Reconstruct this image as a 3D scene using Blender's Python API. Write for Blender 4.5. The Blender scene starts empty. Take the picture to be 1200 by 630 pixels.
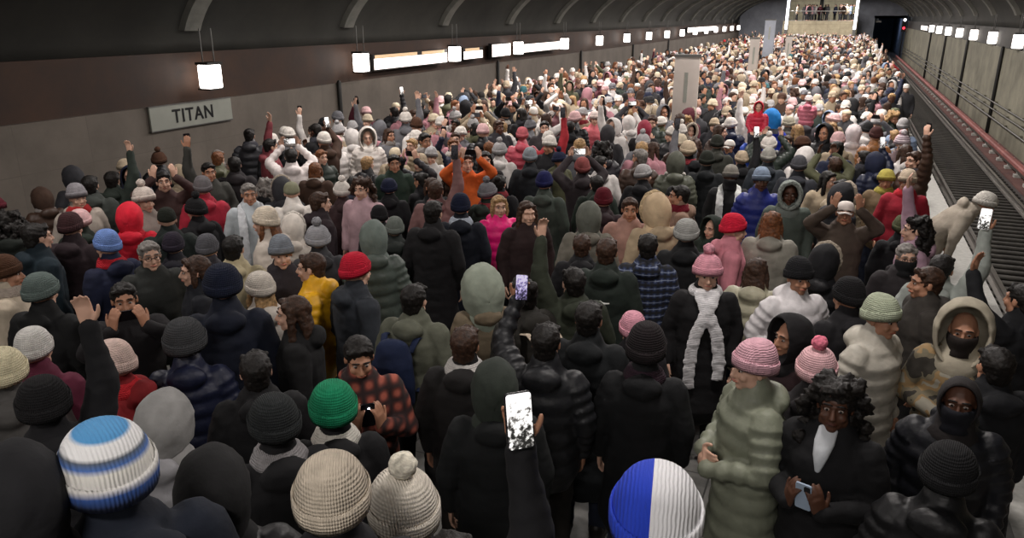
import bpy, bmesh, math, random
from mathutils import Vector, Matrix, noise
import numpy as np

random.seed(7)
C = bpy.context.scene.collection
PI = math.pi
V = Vector

def rad(d): return math.radians(d)
def col(h, a=1.0):
    h = h.lstrip('#'); out = []
    for i in (0, 2, 4):
        c = int(h[i:i+2], 16) / 255
        out.append(c / 12.92 if c <= .04045 else ((c + .055) / 1.055) ** 2.4)
    return (out[0], out[1], out[2], a)

# ------------------------------------------------------------------ camera
FPX = 890.0; CAMH = 3.45
PITCH = math.atan(295 / FPX)
YAW = math.atan(400 / math.hypot(FPX, 295))
F_ = V((-math.sin(YAW) * math.cos(PITCH), math.cos(YAW) * math.cos(PITCH), -math.sin(PITCH)))
R_ = V((math.cos(YAW), math.sin(YAW), 0))
U_ = R_.cross(F_)
CAM = V((0, 0, CAMH))
def ray(px, py): return F_ * FPX + R_ * (px - 600) - U_ * (py - 315)
def proj(p):
    v = V(p) - CAM; a = v.dot(F_)
    if a <= .05: return None
    return 600 + FPX * v.dot(R_) / a, 315 - FPX * v.dot(U_) / a
cd = bpy.data.cameras.new('camera'); cam = bpy.data.objects.new('camera', cd); C.objects.link(cam)
cd.sensor_fit = 'HORIZONTAL'; cd.sensor_width = 36; cd.lens = 36 * FPX / 1200; cd.clip_end = 400
m = Matrix((R_, U_, -F_)).transposed().to_4x4(); m.translation = CAM; cam.matrix_world = m
bpy.context.scene.camera = cam

# ------------------------------------------------------------------ materials
def new_mat(name):
    m = bpy.data.materials.new(name); m.use_nodes = True
    return m, m.node_tree.nodes, m.node_tree.links, m.node_tree.nodes['Principled BSDF']
def N(nodes, t, **kw):
    n = nodes.new(t)
    for k, v in kw.items():
        if k in n.inputs: n.inputs[k].default_value = v
        else: setattr(n, k, v)
    return n
def bump(nodes, links, b, src, strength, dist=.01):
    n = N(nodes, 'ShaderNodeBump'); n.inputs['Strength'].default_value = strength; n.inputs['Distance'].default_value = dist
    links.new(src, n.inputs['Height']); links.new(n.outputs[0], b.inputs['Normal'])
def plain(name, c, rough=.7, metal=0, var=.12, scale=3, bmp=0, c2=None):
    m, n, l, b = new_mat(name)
    b.inputs['Roughness'].default_value = rough; b.inputs['Metallic'].default_value = metal
    tc = N(n, 'ShaderNodeTexCoord'); nz = N(n, 'ShaderNodeTexNoise', Scale=scale, Detail=6.0)
    l.new(tc.outputs['Object'], nz.inputs['Vector'])
    r = N(n, 'ShaderNodeValToRGB'); c = col(c) if isinstance(c, str) else c
    d = col(c2) if c2 else tuple(x * (1 - 2 * var) for x in c[:3]) + (1,)
    r.color_ramp.elements[0].color = d; r.color_ramp.elements[1].color = c
    r.color_ramp.elements[0].position = .3; r.color_ramp.elements[1].position = .7
    l.new(nz.outputs['Fac'], r.inputs[0]); l.new(r.outputs[0], b.inputs['Base Color'])
    if bmp: bump(n, l, b, nz.outputs['Fac'], bmp)
    return m
def tinted(name, rough=.85, var=.10, scale=14, bmp=.35, knit=False, dist=.01, spec=.3):
    """colour comes from each object's own colour (what the cloth, hair or skin is dyed)"""
    m, n, l, b = new_mat(name)
    b.inputs['Roughness'].default_value = rough; b.inputs['Specular IOR Level'].default_value = spec
    oi = N(n, 'ShaderNodeObjectInfo'); tc = N(n, 'ShaderNodeTexCoord')
    nz = N(n, 'ShaderNodeTexNoise', Scale=scale, Detail=5.0); l.new(tc.outputs['Object'], nz.inputs['Vector'])
    mr = N(n, 'ShaderNodeMapRange'); l.new(nz.outputs['Fac'], mr.inputs['Value'])
    mr.inputs['From Min'].default_value = .3; mr.inputs['From Max'].default_value = .7
    mr.inputs['To Min'].default_value = 1 - var * 2; mr.inputs['To Max'].default_value = 1 + var
    mx = N(n, 'ShaderNodeVectorMath', operation='SCALE'); l.new(oi.outputs['Color'], mx.inputs[0]); l.new(mr.outputs[0], mx.inputs['Scale'])
    l.new(mx.outputs[0], b.inputs['Base Color'])
    src = nz.outputs['Fac']
    if knit:
        w = N(n, 'ShaderNodeTexWave', Scale=42.0, Distortion=2.0); w.bands_direction = 'X' ; w.wave_type = 'BANDS'
        w2 = N(n, 'ShaderNodeTexWave', Scale=30.0, Distortion=1.5); w2.bands_direction = 'Z'
        l.new(tc.outputs['Object'], w.inputs['Vector']); l.new(tc.outputs['Object'], w2.inputs['Vector'])
        ad = N(n, 'ShaderNodeMath', operation='ADD'); l.new(w.outputs['Fac'], ad.inputs[0]); l.new(w2.outputs['Fac'], ad.inputs[1]); src = ad.outputs[0]
    if bmp: bump(n, l, b, src, bmp, dist)
    return m
def emis(name, c, s):
    m, n, l, b = new_mat(name)
    b.inputs['Base Color'].default_value = col(c); b.inputs['Emission Color'].default_value = col(c); b.inputs['Emission Strength'].default_value = s
    return m
M = {}
M['skin'] = tinted('skin', .55, .06, 9, .08, spec=.4)
M['cloth'] = tinted('woven cloth', .85, .12, 9, .5, dist=.02)
M['nylon'] = tinted('quilted nylon', .5, .08, 16, .45, dist=.015, spec=.35)
M['knit'] = tinted('ribbed knit', .95, .10, 30, .6, knit=True, dist=.006)
M['hair'] = tinted('hair strands', .6, .3, 40, .8, dist=.01)
M['fur'] = tinted('fluffy fur', .95, .25, 45, 1.0, dist=.02)
M['denim'] = tinted('denim', .9, .15, 20, .3)
M['leather'] = tinted('leather', .45, .1, 30, .2)
M['plastic'] = tinted('plastic', .3, .02, 4, 0)
M['black'] = plain('black plastic', '141416', .35, 0, .02)
M['white'] = plain('white print', 'd8d8d4', .6, 0, .03)
M['eyewhite'] = plain('eye white', '9c9088', .4, 0, .02)
M['iris'] = plain('dark iris', '1c120c', .2, 0, .02)
M['lamp'] = emis('lamp diffuser', 'fff6ee', 9)
M['flash'] = emis('phone torch', 'f4f6ff', 60)

def pattern_mat(kind):
    if kind in M: return M[kind]
    m, n, l, b = new_mat(kind); b.inputs['Roughness'].default_value = .9
    tc = N(n, 'ShaderNodeTexCoord'); sp = N(n, 'ShaderNodeSeparateXYZ'); l.new(tc.outputs['Object'], sp.inputs[0])
    r = N(n, 'ShaderNodeValToRGB'); r.color_ramp.interpolation = 'LINEAR'
    def stops(lst, interp='LINEAR'):
        r.color_ramp.interpolation = interp
        e = r.color_ramp.elements
        while len(e) < len(lst): e.new(.5)
        for k, (p, c) in enumerate(lst): e[k].position = p; e[k].color = col(c)
    if kind == 'striped blue and white knit':
        mr = N(n, 'ShaderNodeMapRange'); l.new(sp.outputs['Z'], mr.inputs['Value'])
        mr.inputs['From Min'].default_value = .0; mr.inputs['From Max'].default_value = .165; l.new(mr.outputs[0], r.inputs[0])
        stops([(0, '18264a'), (.16, '2a4c8c'), (.27, 'd2d0cc'), (.46, 'e4e2da'), (.54, '4a70b4'), (.62, '56606e'), (.67, 'e8e8e8'), (.80, 'e8e8e8'), (.84, '4f92c8'), (1, '5a9fd2')])
    elif kind == 'royal blue and white knit':
        ad = N(n, 'ShaderNodeMath', operation='ADD'); l.new(sp.outputs['X'], ad.inputs[0]); ad.inputs[1].default_value = .5
        l.new(ad.outputs[0], r.inputs[0]); stops([(0, '1f3fc0'), (.485, 'e6e6e8')], 'CONSTANT')
    elif kind == 'blue plaid flannel':
        w = N(n, 'ShaderNodeTexWave', Scale=6.0); w.bands_direction = 'X'; w2 = N(n, 'ShaderNodeTexWave', Scale=5.0); w2.bands_direction = 'Z'
        l.new(tc.outputs['Object'], w.inputs['Vector']); l.new(tc.outputs['Object'], w2.inputs['Vector'])
        mu = N(n, 'ShaderNodeMath', operation='MULTIPLY'); l.new(w.outputs['Fac'], mu.inputs[0]); l.new(w2.outputs['Fac'], mu.inputs[1])
        mx = N(n, 'ShaderNodeMath', operation='MAXIMUM'); l.new(mu.outputs[0], mx.inputs[0])
        p = N(n, 'ShaderNodeMath', operation='POWER'); l.new(w2.outputs['Fac'], p.inputs[0]); p.inputs[1].default_value = 8
        l.new(p.outputs[0], mx.inputs[1]); l.new(mx.outputs[0], r.inputs[0])
        stops([(0, '0e1118'), (.4, '1f2a48'), (.8, '3c4866'), (1, '7c8498')])
    elif kind == 'red tartan wool':
        w = N(n, 'ShaderNodeTexWave', Scale=4.0); w.bands_direction = 'X'; w2 = N(n, 'ShaderNodeTexWave', Scale=4.0); w2.bands_direction = 'Z'
        l.new(tc.outputs['Object'], w.inputs['Vector']); l.new(tc.outputs['Object'], w2.inputs['Vector'])
        mu = N(n, 'ShaderNodeMath', operation='MULTIPLY'); l.new(w.outputs['Fac'], mu.inputs[0]); l.new(w2.outputs['Fac'], mu.inputs[1])
        l.new(mu.outputs[0], r.inputs[0]); stops([(0, '241414'), (.3, '5a2a22'), (.8, '9a5040')])
    elif kind == 'camouflage cloth':
        nz = N(n, 'ShaderNodeTexNoise', Scale=7.0, Detail=2.0); l.new(tc.outputs['Object'], nz.inputs['Vector']); l.new(nz.outputs['Fac'], r.inputs[0])
        stops([(0, '2e2a24'), (.42, '6d6552'), (.5, '8d7450'), (.58, '8f8a7c')], 'CONSTANT')
    elif kind == 'striped grey and pink knit':
        w2 = N(n, 'ShaderNodeTexWave', Scale=12.0); w2.bands_direction = 'Z'; l.new(tc.outputs['Object'], w2.inputs['Vector']); l.new(w2.outputs['Fac'], r.inputs[0])
        stops([(0, 'd8ccd0'), (.6, '8a7680')])
    elif kind.startswith('phone picture'):
        nz = N(n, 'ShaderNodeTexNoise', Scale=55.0, Detail=3.0); l.new(tc.outputs['Object'], nz.inputs['Vector']); 
        nz.inputs['Roughness'].default_value = .6
        ad = N(n, 'ShaderNodeMath', operation='MULTIPLY_ADD'); l.new(sp.outputs['Z'], ad.inputs[0]); ad.inputs[1].default_value = 1.6; l.new(nz.outputs['Fac'], ad.inputs[2])
        l.new(ad.outputs[0], r.inputs[0])
        pal = {'phone picture bright': [(.38, '20201e'), (.46, '8c8a88'), (.52, 'f4f4f2')], 'phone picture blue': [(.36, '161a22'), (.5, '8090a4'), (.6, 'c4d0dc')],
               'phone picture violet': [(.36, '221e30'), (.5, '8a80b4'), (.6, 'd8d0f0')], 'phone picture dark': [(.4, '0c0c0e'), (.6, '3a3a40')]}[kind]
        stops(pal); l.new(r.outputs[0], b.inputs['Emission Color'])
        b.inputs['Emission Strength'].default_value = {'phone picture bright': 1.5, 'phone picture dark': .3}.get(kind, .8)
    l.new(r.outputs[0], b.inputs['Base Color'])
    if 'knit' in kind:
        w = N(n, 'ShaderNodeTexWave', Scale=35.0, Distortion=2.0); l.new(tc.outputs['Object'], w.inputs['Vector']); bump(n, l, b, w.outputs['Fac'], .5, .006)
    elif 'phone' not in kind:
        nz = N(n, 'ShaderNodeTexNoise', Scale=12.0, Detail=4.0); l.new(tc.outputs['Object'], nz.inputs['Vector']); bump(n, l, b, nz.outputs['Fac'], .4, .015)
    M[kind] = m
    return m

# ------------------------------------------------------------------ geometry collector
class G:
    def __init__(s): s.v = []; s.f = []; s.mi = []
    def add(s, vs, fs, mi=0):
        o = len(s.v); s.v += [tuple(p) for p in vs]; s.f += [tuple(i + o for i in q) for q in fs]; s.mi += [mi] * len(fs); return s
    def box(s, x0, x1, y0, y1, z0, z1, mi=0):
        vs = [(x, y, z) for z in (z0, z1) for y in (y0, y1) for x in (x0, x1)]
        return s.add(vs, [(0, 2, 3, 1), (4, 5, 7, 6), (0, 1, 5, 4), (2, 6, 7, 3), (0, 4, 6, 2), (1, 3, 7, 5)], mi)
    def rings(s, rings, closed_ends=True, mi=0):
        n = len(rings[0]); vs = [p for r in rings for p in r]; fs = []
        for i in range(len(rings) - 1):
            for j in range(n):
                k = (j + 1) % n
                fs.append((i * n + j, i * n + k, (i + 1) * n + k, (i + 1) * n + j))
        if closed_ends:
            fs.append(tuple(reversed(range(n)))); fs.append(tuple((len(rings) - 1) * n + j for j in range(n)))
        return s.add(vs, fs, mi)
    def tube(s, pts, radii, n=12, ref=(1, 0, 0), cap=True, mi=0):
        pts = [V(p) for p in pts]; rr = [(r, r) if not isinstance(r, (tuple, list)) else r for r in radii]
        ref = V(ref); rings = []
        tans = []
        for i in range(len(pts)):
            a = pts[max(i - 1, 0)]; b = pts[min(i + 1, len(pts) - 1)]; tans.append((b - a).normalized())
        P = list(pts); T = list(tans); Rr = list(rr)
        if cap:
            t0, t1 = tans[0], tans[-1]; r0, r1 = rr[0], rr[-1]; m0, m1 = min(r0), min(r1)
            P = [pts[0] - t0 * m0 * .92, pts[0] - t0 * m0 * .6] + P + [pts[-1] + t1 * m1 * .6, pts[-1] + t1 * m1 * .92]
            T = [t0, t0] + T + [t1, t1]
            Rr = [(r0[0] * .38, r0[1] * .38), (r0[0] * .8, r0[1] * .8)] + Rr + [(r1[0] * .8, r1[1] * .8), (r1[0] * .38, r1[1] * .38)]
        for p, t, r in zip(P, T, Rr):
            u = ref - t * ref.dot(t)
            if u.length < .05: u = V((0, 1, 0)) - t * t.y
            u.normalize(); w = t.cross(u)
            rings.append([p + u * r[0] * math.cos(a) + w * r[1] * math.sin(a) for a in [2 * PI * k / n for k in range(n)]])
        return s.rings(rings, True, mi)
    def ell(s, c, r, nu=14, nv=9, rot=None, mi=0):
        c = V(c); vs = []; fs = []
        for i in range(1, nv):
            t = PI * i / nv
            for j in range(nu):
                a = 2 * PI * j / nu
                p = V((r[0] * math.sin(t) * math.cos(a), r[1] * math.sin(t) * math.sin(a), r[2] * math.cos(t)))
                vs.append(c + (rot @ p if rot else p))
        top = V((0, 0, r[2])); vs.append(c + (rot @ top if rot else top)); vs.append(c - (rot @ top if rot else top))
        T = len(vs) - 2; B = T + 1
        for i in range(nv - 2):
            for j in range(nu):
                k = (j + 1) % nu
                fs.append((i * nu + j, (i + 1) * nu + j, (i + 1) * nu + k, i * nu + k))
        for j in range(nu):
            k = (j + 1) % nu
            fs.append((T, j, k)); fs.append((B, (nv - 2) * nu + k, (nv - 2) * nu + j))
        return s.add(vs, fs, mi)
    def torus(s, c, R, r, nu=24, nv=8, sq=1.0, rz=1.0, tilt=0, mi=0, ydrop=0):
        vs = []; fs = []
        rt = Matrix.Rotation(tilt, 3, 'X'); c = V(c)
        for i in range(nu):
            a = 2 * PI * i / nu
            for j in range(nv):
                b = 2 * PI * j / nv
                q = R + r * math.cos(b)
                vs.append(c + rt @ V((q * math.cos(a), q * math.sin(a) * sq, r * rz * math.sin(b) + ydrop * math.sin(a))))
        for i in range(nu):
            for j in range(nv):
                k = (i + 1) % nu; q = (j + 1) % nv
                fs.append((i * nv + j, k * nv + j, k * nv + q, i * nv + q))
        return s.add(vs, fs, mi)
    def xf(s, mtx):
        s.v = [tuple(mtx @ V(p)) for p in s.v]; return s
    def mesh(s, name, mats, smooth=True):
        me = bpy.data.meshes.new(name); me.from_pydata(s.v, [], s.f)
        for m in (mats if isinstance(mats, (list, tuple)) else [mats]): me.materials.append(m)
        me.polygons.foreach_set('material_index', s.mi)
        if smooth: me.polygons.foreach_set('use_smooth', [True] * len(me.polygons))
        me.update(); return me
def link(name, me, parent=None, color=None, mtx=None):
    o = bpy.data.objects.new(name, me); C.objects.link(o)
    if parent: o.parent = parent
    if color: o.color = col(color) if isinstance(color, str) else color
    if mtx is not None: o.matrix_basis = mtx
    return o
def tag(o, label, cat, group=None, kind=None):
    if label: o['label'] = label
    if cat: o['category'] = cat
    if group: o['group'] = group
    if kind: o['kind'] = kind
    return o
def struct(name, g, m, smooth=False):
    o = link(name, g.mesh(name, m, smooth)); o['kind'] = 'structure'; return o
def root(name, loc, rz=0, sc=1.0):
    o = bpy.data.objects.new(name, None); C.objects.link(o); o.location = loc; o.rotation_euler = (0, 0, rz); o.scale = (sc,) * 3
    o.empty_display_size = .1
    return o
def bake(me, mods, wr=0, wscale=7):
    """run modifiers on a mesh and return the evaluated copy"""
    o = bpy.data.objects.new('tmp', me); C.objects.link(o)
    for t, kw in mods:
        md = o.modifiers.new(t, t)
        for k, v in kw.items(): setattr(md, k, v)
    dg = bpy.context.evaluated_depsgraph_get(); dg.update()
    r = bpy.data.meshes.new_from_object(o.evaluated_get(dg), depsgraph=dg)
    bpy.data.objects.remove(o)
    if wr:
        r.update(); 
        nrm = [v.normal.copy() for v in r.vertices]
        for v, nn in zip(r.vertices, nrm):
            p = v.co
            v.co = p + nn * wr * (noise.noise(V((p.x * wscale, p.y * wscale, p.z * wscale * 1.6))) + .6 * noise.noise(V((p.x * wscale * 2.3 + 5, p.y * wscale * 2.3, p.z * wscale * 3.5))))
    r.polygons.foreach_set('use_smooth', [True] * len(r.polygons)); r.update()
    return r
def remesh(g, name, mat, voxel, ratio=1.0, smooth=2, wr=0, wscale=7):
    me = g.mesh(name, mat)
    mods = [('REMESH', dict(mode='VOXEL', voxel_size=voxel, adaptivity=0)), ('SMOOTH', dict(factor=.5, iterations=smooth))]
    r = bake(me, mods, wr, wscale)
    if ratio < 1:
        r = bake(r, [('DECIMATE', dict(ratio=ratio))])
    r.materials.clear(); r.materials.append(mat); r.name = name
    return r
# ------------------------------------------------------------------ people: bodies
# a person stands at the origin facing +Y, 1.72 m tall
UP, DN = V((0, 0, 1)), V((0, 0, -1))
POSES = {
 # name: (right elbow, right wrist, right hand dir, palm normal), (left ...), head yaw, head pitch, lean, curl
 'down':   dict(R=((.25, -.03, 1.13), (.25, .05, .88), (0, .1, -1), (-1, 0, 0)), L=((-.25, -.03, 1.13), (-.25, .05, .88), (0, .1, -1), (1, 0, 0))),
 'pocket': dict(R=((.29, -.06, 1.14), (.18, .115, 1.0), (-.45, -.45, -.75), (-.5, -.8, 0)), L=((-.29, -.06, 1.14), (-.18, .115, 1.0), (.45, -.45, -.75), (.5, -.8, 0))),
 'both_up': dict(R=((.31, .15, 1.50), (.115, .27, 1.70), (-.15, .15, 1), (-.6, -.75, 0)), L=((-.31, .15, 1.50), (-.115, .27, 1.70), (.15, .15, 1), (.6, -.75, 0)), pitch=8, phone=('land', (0, .24, 1.785))),
 'right_up': dict(R=((.29, .12, 1.53), (.22, .25, 1.76), (-.3, .1, .95), (-.1, -1, 0)), L=((-.25, -.03, 1.13), (-.23, .08, .88), (0, .1, -1), (1, 0, 0)), phone=('port', (.185, .205, 1.86))),
 'left_up': dict(L=((-.29, .12, 1.53), (-.22, .25, 1.76), (.3, .1, .95), (.1, -1, 0)), R=((.25, -.03, 1.13), (.23, .08, .88), (0, .1, -1), (-1, 0, 0)), phone=('port', (-.185, .205, 1.86))),
 'right_high': dict(R=((.25, .05, 1.67), (.23, .10, 1.93), (-.1, .1, 1), (-.3, -1, 0)), L=((-.26, -.03, 1.14), (-.2, .12, .98), (.6, .4, -.5), (.5, -.8, 0)), phone=('port', (.215, .062, 2.03))),
 'left_high': dict(L=((-.25, .05, 1.67), (-.23, .10, 1.93), (.1, .1, 1), (.3, -1, 0)), R=((.26, -.03, 1.14), (.2, .12, .98), (-.6, .4, -.5), (-.5, -.8, 0)), phone=('port', (-.215, .062, 2.03))),
 'front': dict(R=((.25, .06, 1.14), (.07, .31, 1.30), (-.1, .15, 1), (-.7, -.7, 0)), L=((-.25, .06, 1.14), (-.07, .31, 1.30), (.1, .15, 1), (.7, -.7, 0)), pitch=-14, phone=('port', (0, .315, 1.39))),
 'face': dict(R=((.28, .14, 1.30), (.10, .27, 1.48), (-.2, .1, 1), (-.7, -.7, 0)), L=((-.28, .14, 1.30), (-.10, .27, 1.48), (.2, .1, 1), (.7, -.7, 0)), pitch=0, phone=('land', (0, .245, 1.565))),
 'fold': dict(R=((.27, .03, 1.13), (.06, .23, 1.10), (-1, .05, .05), (0, -1, 0)), L=((-.27, .03, 1.13), (-.05, .25, 1.05), (1, .0, .1), (0, -1, 0))),
 'lean': dict(R=((.24, .12, 1.16), (.2, .28, .98), (0, .3, -.9), (-1, 0, 0)), L=((-.24, .1, 1.15), (-.2, .24, .96), (0, .3, -.9), (1, 0, 0)), lean=48, pitch=30),
}
POSES['low_front'] = dict(R=((.26, .02, 1.12), (.075, .30, 1.17), (-.2, .3, 1), (-.7, -.7, 0)), L=((-.26, .02, 1.12), (-.075, .30, 1.17), (.2, .3, 1), (.7, -.7, 0)), pitch=6, yaw=12, phone=('port', (0, .325, 1.25)))
for k in ('down', 'front', 'pocket'):
    for s in (1, -1):
        d = dict(POSES[k]); d['yaw'] = 45 * s; POSES[k + ('_l' if s > 0 else '_r')] = d
SIT = dict(R=((.21, .08, 1.17), (.12, .24, 1.02), (-.2, .9, -.2), (0, -.2, -1)), L=((-.21, .08, 1.17), (-.12, .24, 1.02), (.2, .9, -.2), (0, -.2, -1)), sit=True)
POSES['sit'] = SIT

def leanf(pose):
    a = rad(-pose.get('lean', 0)); r = Matrix.Rotation(a, 3, 'X'); c = V((0, 0, .95))
    def T(p):
        p = V(p)
        if a == 0 or p.z < .9: return p
        return c + r @ (p - c)
    return T, r
def head_matrix(pn):
    p = POSES[pn]; T, r = leanf(p)
    hc = T((0, .025, 1.595))
    return Matrix.Translation(hc) @ r.to_4x4() @ Matrix.Rotation(rad(p.get('yaw', 0)), 4, 'Z') @ Matrix.Rotation(rad(p.get('pitch', 0)), 4, 'X')

def add_hand(g, W, d, nrm, side, curl=.5):
    W = V(W); d = V(d).normalized(); nrm = V(nrm); nrm = (nrm - d * nrm.dot(d)).normalized(); s = d.cross(nrm) * side   # s: towards the thumb
    g.tube([W - d * .02, W + d * .03, W + d * .085], [(.026, .02), (.038, .017), (.04, .014)], 10, ref=s)
    for k, (o, ln) in enumerate(((.03, .07), (.0105, .08), (-.0095, .075), (-.029, .058))):
        p = W + d * .082 + s * o; dd = (d + s * o * 2.2).normalized(); pts = [p - dd * .02, p]
        for q in range(3):
            a = curl * (.5 + .35 * q); dd = (dd * math.cos(a) + nrm * math.sin(a)).normalized(); p = p + dd * ln * (.42, .32, .26)[q]; pts.append(p)
        g.tube(pts, [.0095, .0095, .009, .0085, .0072], 8, ref=s)
    p = W + d * .02 + s * .024; dd = (s * .75 + d * .65 + nrm * .15).normalized()
    pts = [p]; 
    for q in range(3):
        p = p + dd * (.032, .03, .024)[q]; pts.append(p); dd = (dd + d * .35 + nrm * .3 * curl - s * .15).normalized()
    g.tube(pts, [.015, .012, .0105, .009], 8, ref=nrm)

def add_head(g, H):
    h = G()
    h.ell((0, -.014, .025), (.076, .096, .092)); h.ell((0, .022, -.03), (.063, .066, .086)); h.ell((0, .056, -.09), (.028, .028, .024))
    h.tube([(0, .086, .012), (0, .098, -.012), (0, .106, -.03)], [.008, .011, .014], 8); h.ell((.011, .096, -.034), (.009, .01, .008), 8, 6); h.ell((-.011, .096, -.034), (.009, .01, .008), 8, 6)
    h.tube([(-.05, .062, .026), (-.025, .082, .031), (0, .084, .024), (.025, .082, .031), (.05, .062, .026)], [.009, .011, .009, .011, .009], 8, ref=(0, 0, 1))
    for s in (-1, 1):
        h.ell((.038 * s, .062, -.03), (.024, .022, .022)); h.ell((.077 * s, -.008, -.003), (.009, .018, .031)); h.ell((.05 * s, .01, -.065), (.018, .035, .03))
    h.ell((0, .083, -.06), (.025, .014, .014), 10, 7)
    h.xf(H); g.add(h.v, h.f)

def add_legs(g, pose, extra, foot=True, sit_scale=1):
    for s in (-1, 1):
        if pose.get('sit'):
            g.tube([(.09 * s, 0, .93), (.12 * s, .2, .93), (.12 * s, .40, .90)], [.085 + extra, .075 + extra, .055 + extra], 12)
            g.tube([(.12 * s, .40, .90), (.12 * s, .41, .70), (.11 * s, .40, .50)], [.055 + extra, .05 + extra, .038 + extra], 12)
            if foot: g.tube([(.11 * s, .38, .47), (.11 * s, .46, .44), (.11 * s, .54, .43)], [.035, .035, .025], 10)
        else:
            g.tube([(.09 * s, 0, .90), (.1 * s, .01, .70), (.105 * s, .015, .49), (.11 * s, -.01, .3), (.11 * s, -.02, .10)], [.088 + extra, .075 + extra, .056 + extra, .053 + extra, .036 + extra * 1.6], 12)
            if foot: g.tube([(.11 * s, -.04, .05), (.12 * s, .05, .045), (.13 * s, .13, .035)], [(.035, .035), (.04, .03), (.035, .022)], 10)

def build_body(pn, ratio):
    pose = POSES[pn]; T, r = leanf(pose); g = G()
    tz = [(.86, .15, .11), (.95, .165, .118), (1.08, .14, .10), (1.22, .152, .108), (1.33, .168, .11), (1.40, .14, .085), (1.445, .07, .065)]
    g.tube([T((0, 0, z)) for z, a, b in tz], [(a, b) for z, a, b in tz], 16)
    H = head_matrix(pn)
    g.tube([T((0, -.01, 1.40)), T((0, -.005, 1.47)), H @ V((0, -.015, -.04))], [.062, .056, .056], 12)
    for side, k in ((1, 'R'), (-1, 'L')):
        E, W, d, nr = pose[k]; S = T((.18 * side, 0, 1.385)); E = T(E); W = T(W)
        g.tube([S, (S + E) / 2, E], [.044, .042, .035], 10); g.tube([E, E.lerp(W, .4), W], [.035, .034, .025], 10)
        d2 = r @ V(d); n2 = r @ V(nr)
        curl = .38 if pose.get('phone') and (W.z > 1.2) else .4
        add_hand(g, W, d2, n2, side, curl)
    add_head(g, H); add_legs(g, pose, 0)
    return remesh(g, 'body', M['skin'], .0068, ratio, 1)

def scal(n, base, amp, on): return [base_i + (amp * abs(math.sin(PI * k / 2)) if on else 0) for k, base_i in enumerate(base)]
def build_coat(pn, kind, ratio):
    pose = POSES[pn]; T, r = leanf(pose); g = G()
    puff = kind.startswith('puffer'); long_ = kind.endswith('long')
    hem = .93 if pose.get('sit') else (.5 if long_ else .78)
    prof = [(.40, .25, .19), (.6, .235, .18), (.78, .215, .165), (.92, .21, .162), (1.05, .2, .155), (1.2, .212, .158), (1.32, .22, .155), (1.39, .185, .125), (1.445, .115, .1), (1.475, .095, .095)]
    def at(z):
        for (z0, a0, b0), (z1, a1, b1) in zip(prof, prof[1:]):
            if z <= z1: t = max(0, (z - z0) / (z1 - z0)); return a0 + (a1 - a0) * t, b0 + (b1 - b0) * t
        return prof[-1][1:]
    zs = []; z = hem; step = .0275 if puff else .05
    while z < 1.475: zs.append(z); z += step
    rr = []
    for k, z in enumerate(zs):
        a, b = at(z); q = (.016 * (abs(math.sin(PI * (k % 4) / 4)) - .3) if puff and z < 1.42 else 0)
        rr.append((a + q, b + q))
    g.tube([T((0, 0, z)) for z in zs], rr, 22)
    g.tube([T((0, -.005, 1.40)), T((0, 0, 1.47)), T((0, .005, 1.505))], [.1, .088, .082], 14)     # collar
    g.ell(T((0, -.115, 1.43)), (.12, .065, .075), rot=None)                                      # hood lying on the back
    for side, k in ((1, 'R'), (-1, 'L')):
        E, W, d, nr = pose[k]; S = T((.168 * side, 0, 1.372)); E = T(E); W = T(W); W2 = E.lerp(W, .96)
        pts = []; rd = []
        n = 9 if puff else 5
        for q in range(n):
            t = q / (n - 1); pts.append(S.lerp(E, t)); rd.append(.09 - .02 * t + (.008 * ((q % 2) * 2 - 1) if puff else 0))
        for q in range(1, n - 1):
            t = q / (n - 2); pts.append(E.lerp(W2, t)); rd.append(.064 - .018 * t + (.008 * ((q % 2) * 2 - 1) if puff else 0))
        # split at the elbow so that a sharp bend keeps its volume
        g.tube(pts[:n], rd[:n], 14); g.tube(pts[n - 1:], rd[n - 1:], 14)
    return remesh(g, 'coat', M['nylon' if puff else 'cloth'], .0125, ratio, 1, wr=.008 if not puff else .004, wscale=7)
def build_legs_mesh(sit, ratio):
    g = G(); p = {'sit': sit}; add_legs(g, p, .014, foot=False)
    g.ell((0, 0, .9), (.17, .13, .12))
    return remesh(g, 'trousers', M['denim'], .014, ratio, 2, wr=.006, wscale=9)
def build_shoe(s, sit):
    g = G(); 
    if sit: g.tube([(.11 * s, .36, .50), (.11 * s, .38, .455), (.11 * s, .47, .435), (.11 * s, .56, .43)], [.05, .055, .05, .035], 12)
    else: g.tube([(.11 * s, -.045, .13), (.11 * s, -.045, .06), (.12 * s, .06, .05), (.13 * s, .16, .042)], [(.052, .052), (.05, .05), (.05, .044), (.045, .034)], 12)
    return g.mesh('shoe', M['leather'])

CACHE = {}
def cached(key, fn):
    if key not in CACHE: CACHE[key] = fn()
    return CACHE[key]
# lod 0 near, 1 middle, 2 far
BR = (.42, .12, .03); CR = (.7, .2, .06)
def body_mesh(pn, lod):
    if lod == 0: return cached(('b', pn, 0), lambda: build_body(pn, BR[0]))
    return cached(('b', pn, lod), lambda: bake(body_mesh(pn, 0), [('DECIMATE', dict(ratio=BR[lod] / BR[0]))]))
def coat_mesh(pn, kind, lod):
    if lod == 0: return cached(('c', pn, kind, 0), lambda: build_coat(pn, kind, CR[0]))
    return cached(('c', pn, kind, lod), lambda: bake(coat_mesh(pn, kind, 0), [('DECIMATE', dict(ratio=CR[lod] / CR[0]))]))
def legs_mesh(sit, lod): return cached(('l', sit, lod), lambda: build_legs_mesh(sit, (.5, .2, .08)[lod]))

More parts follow.
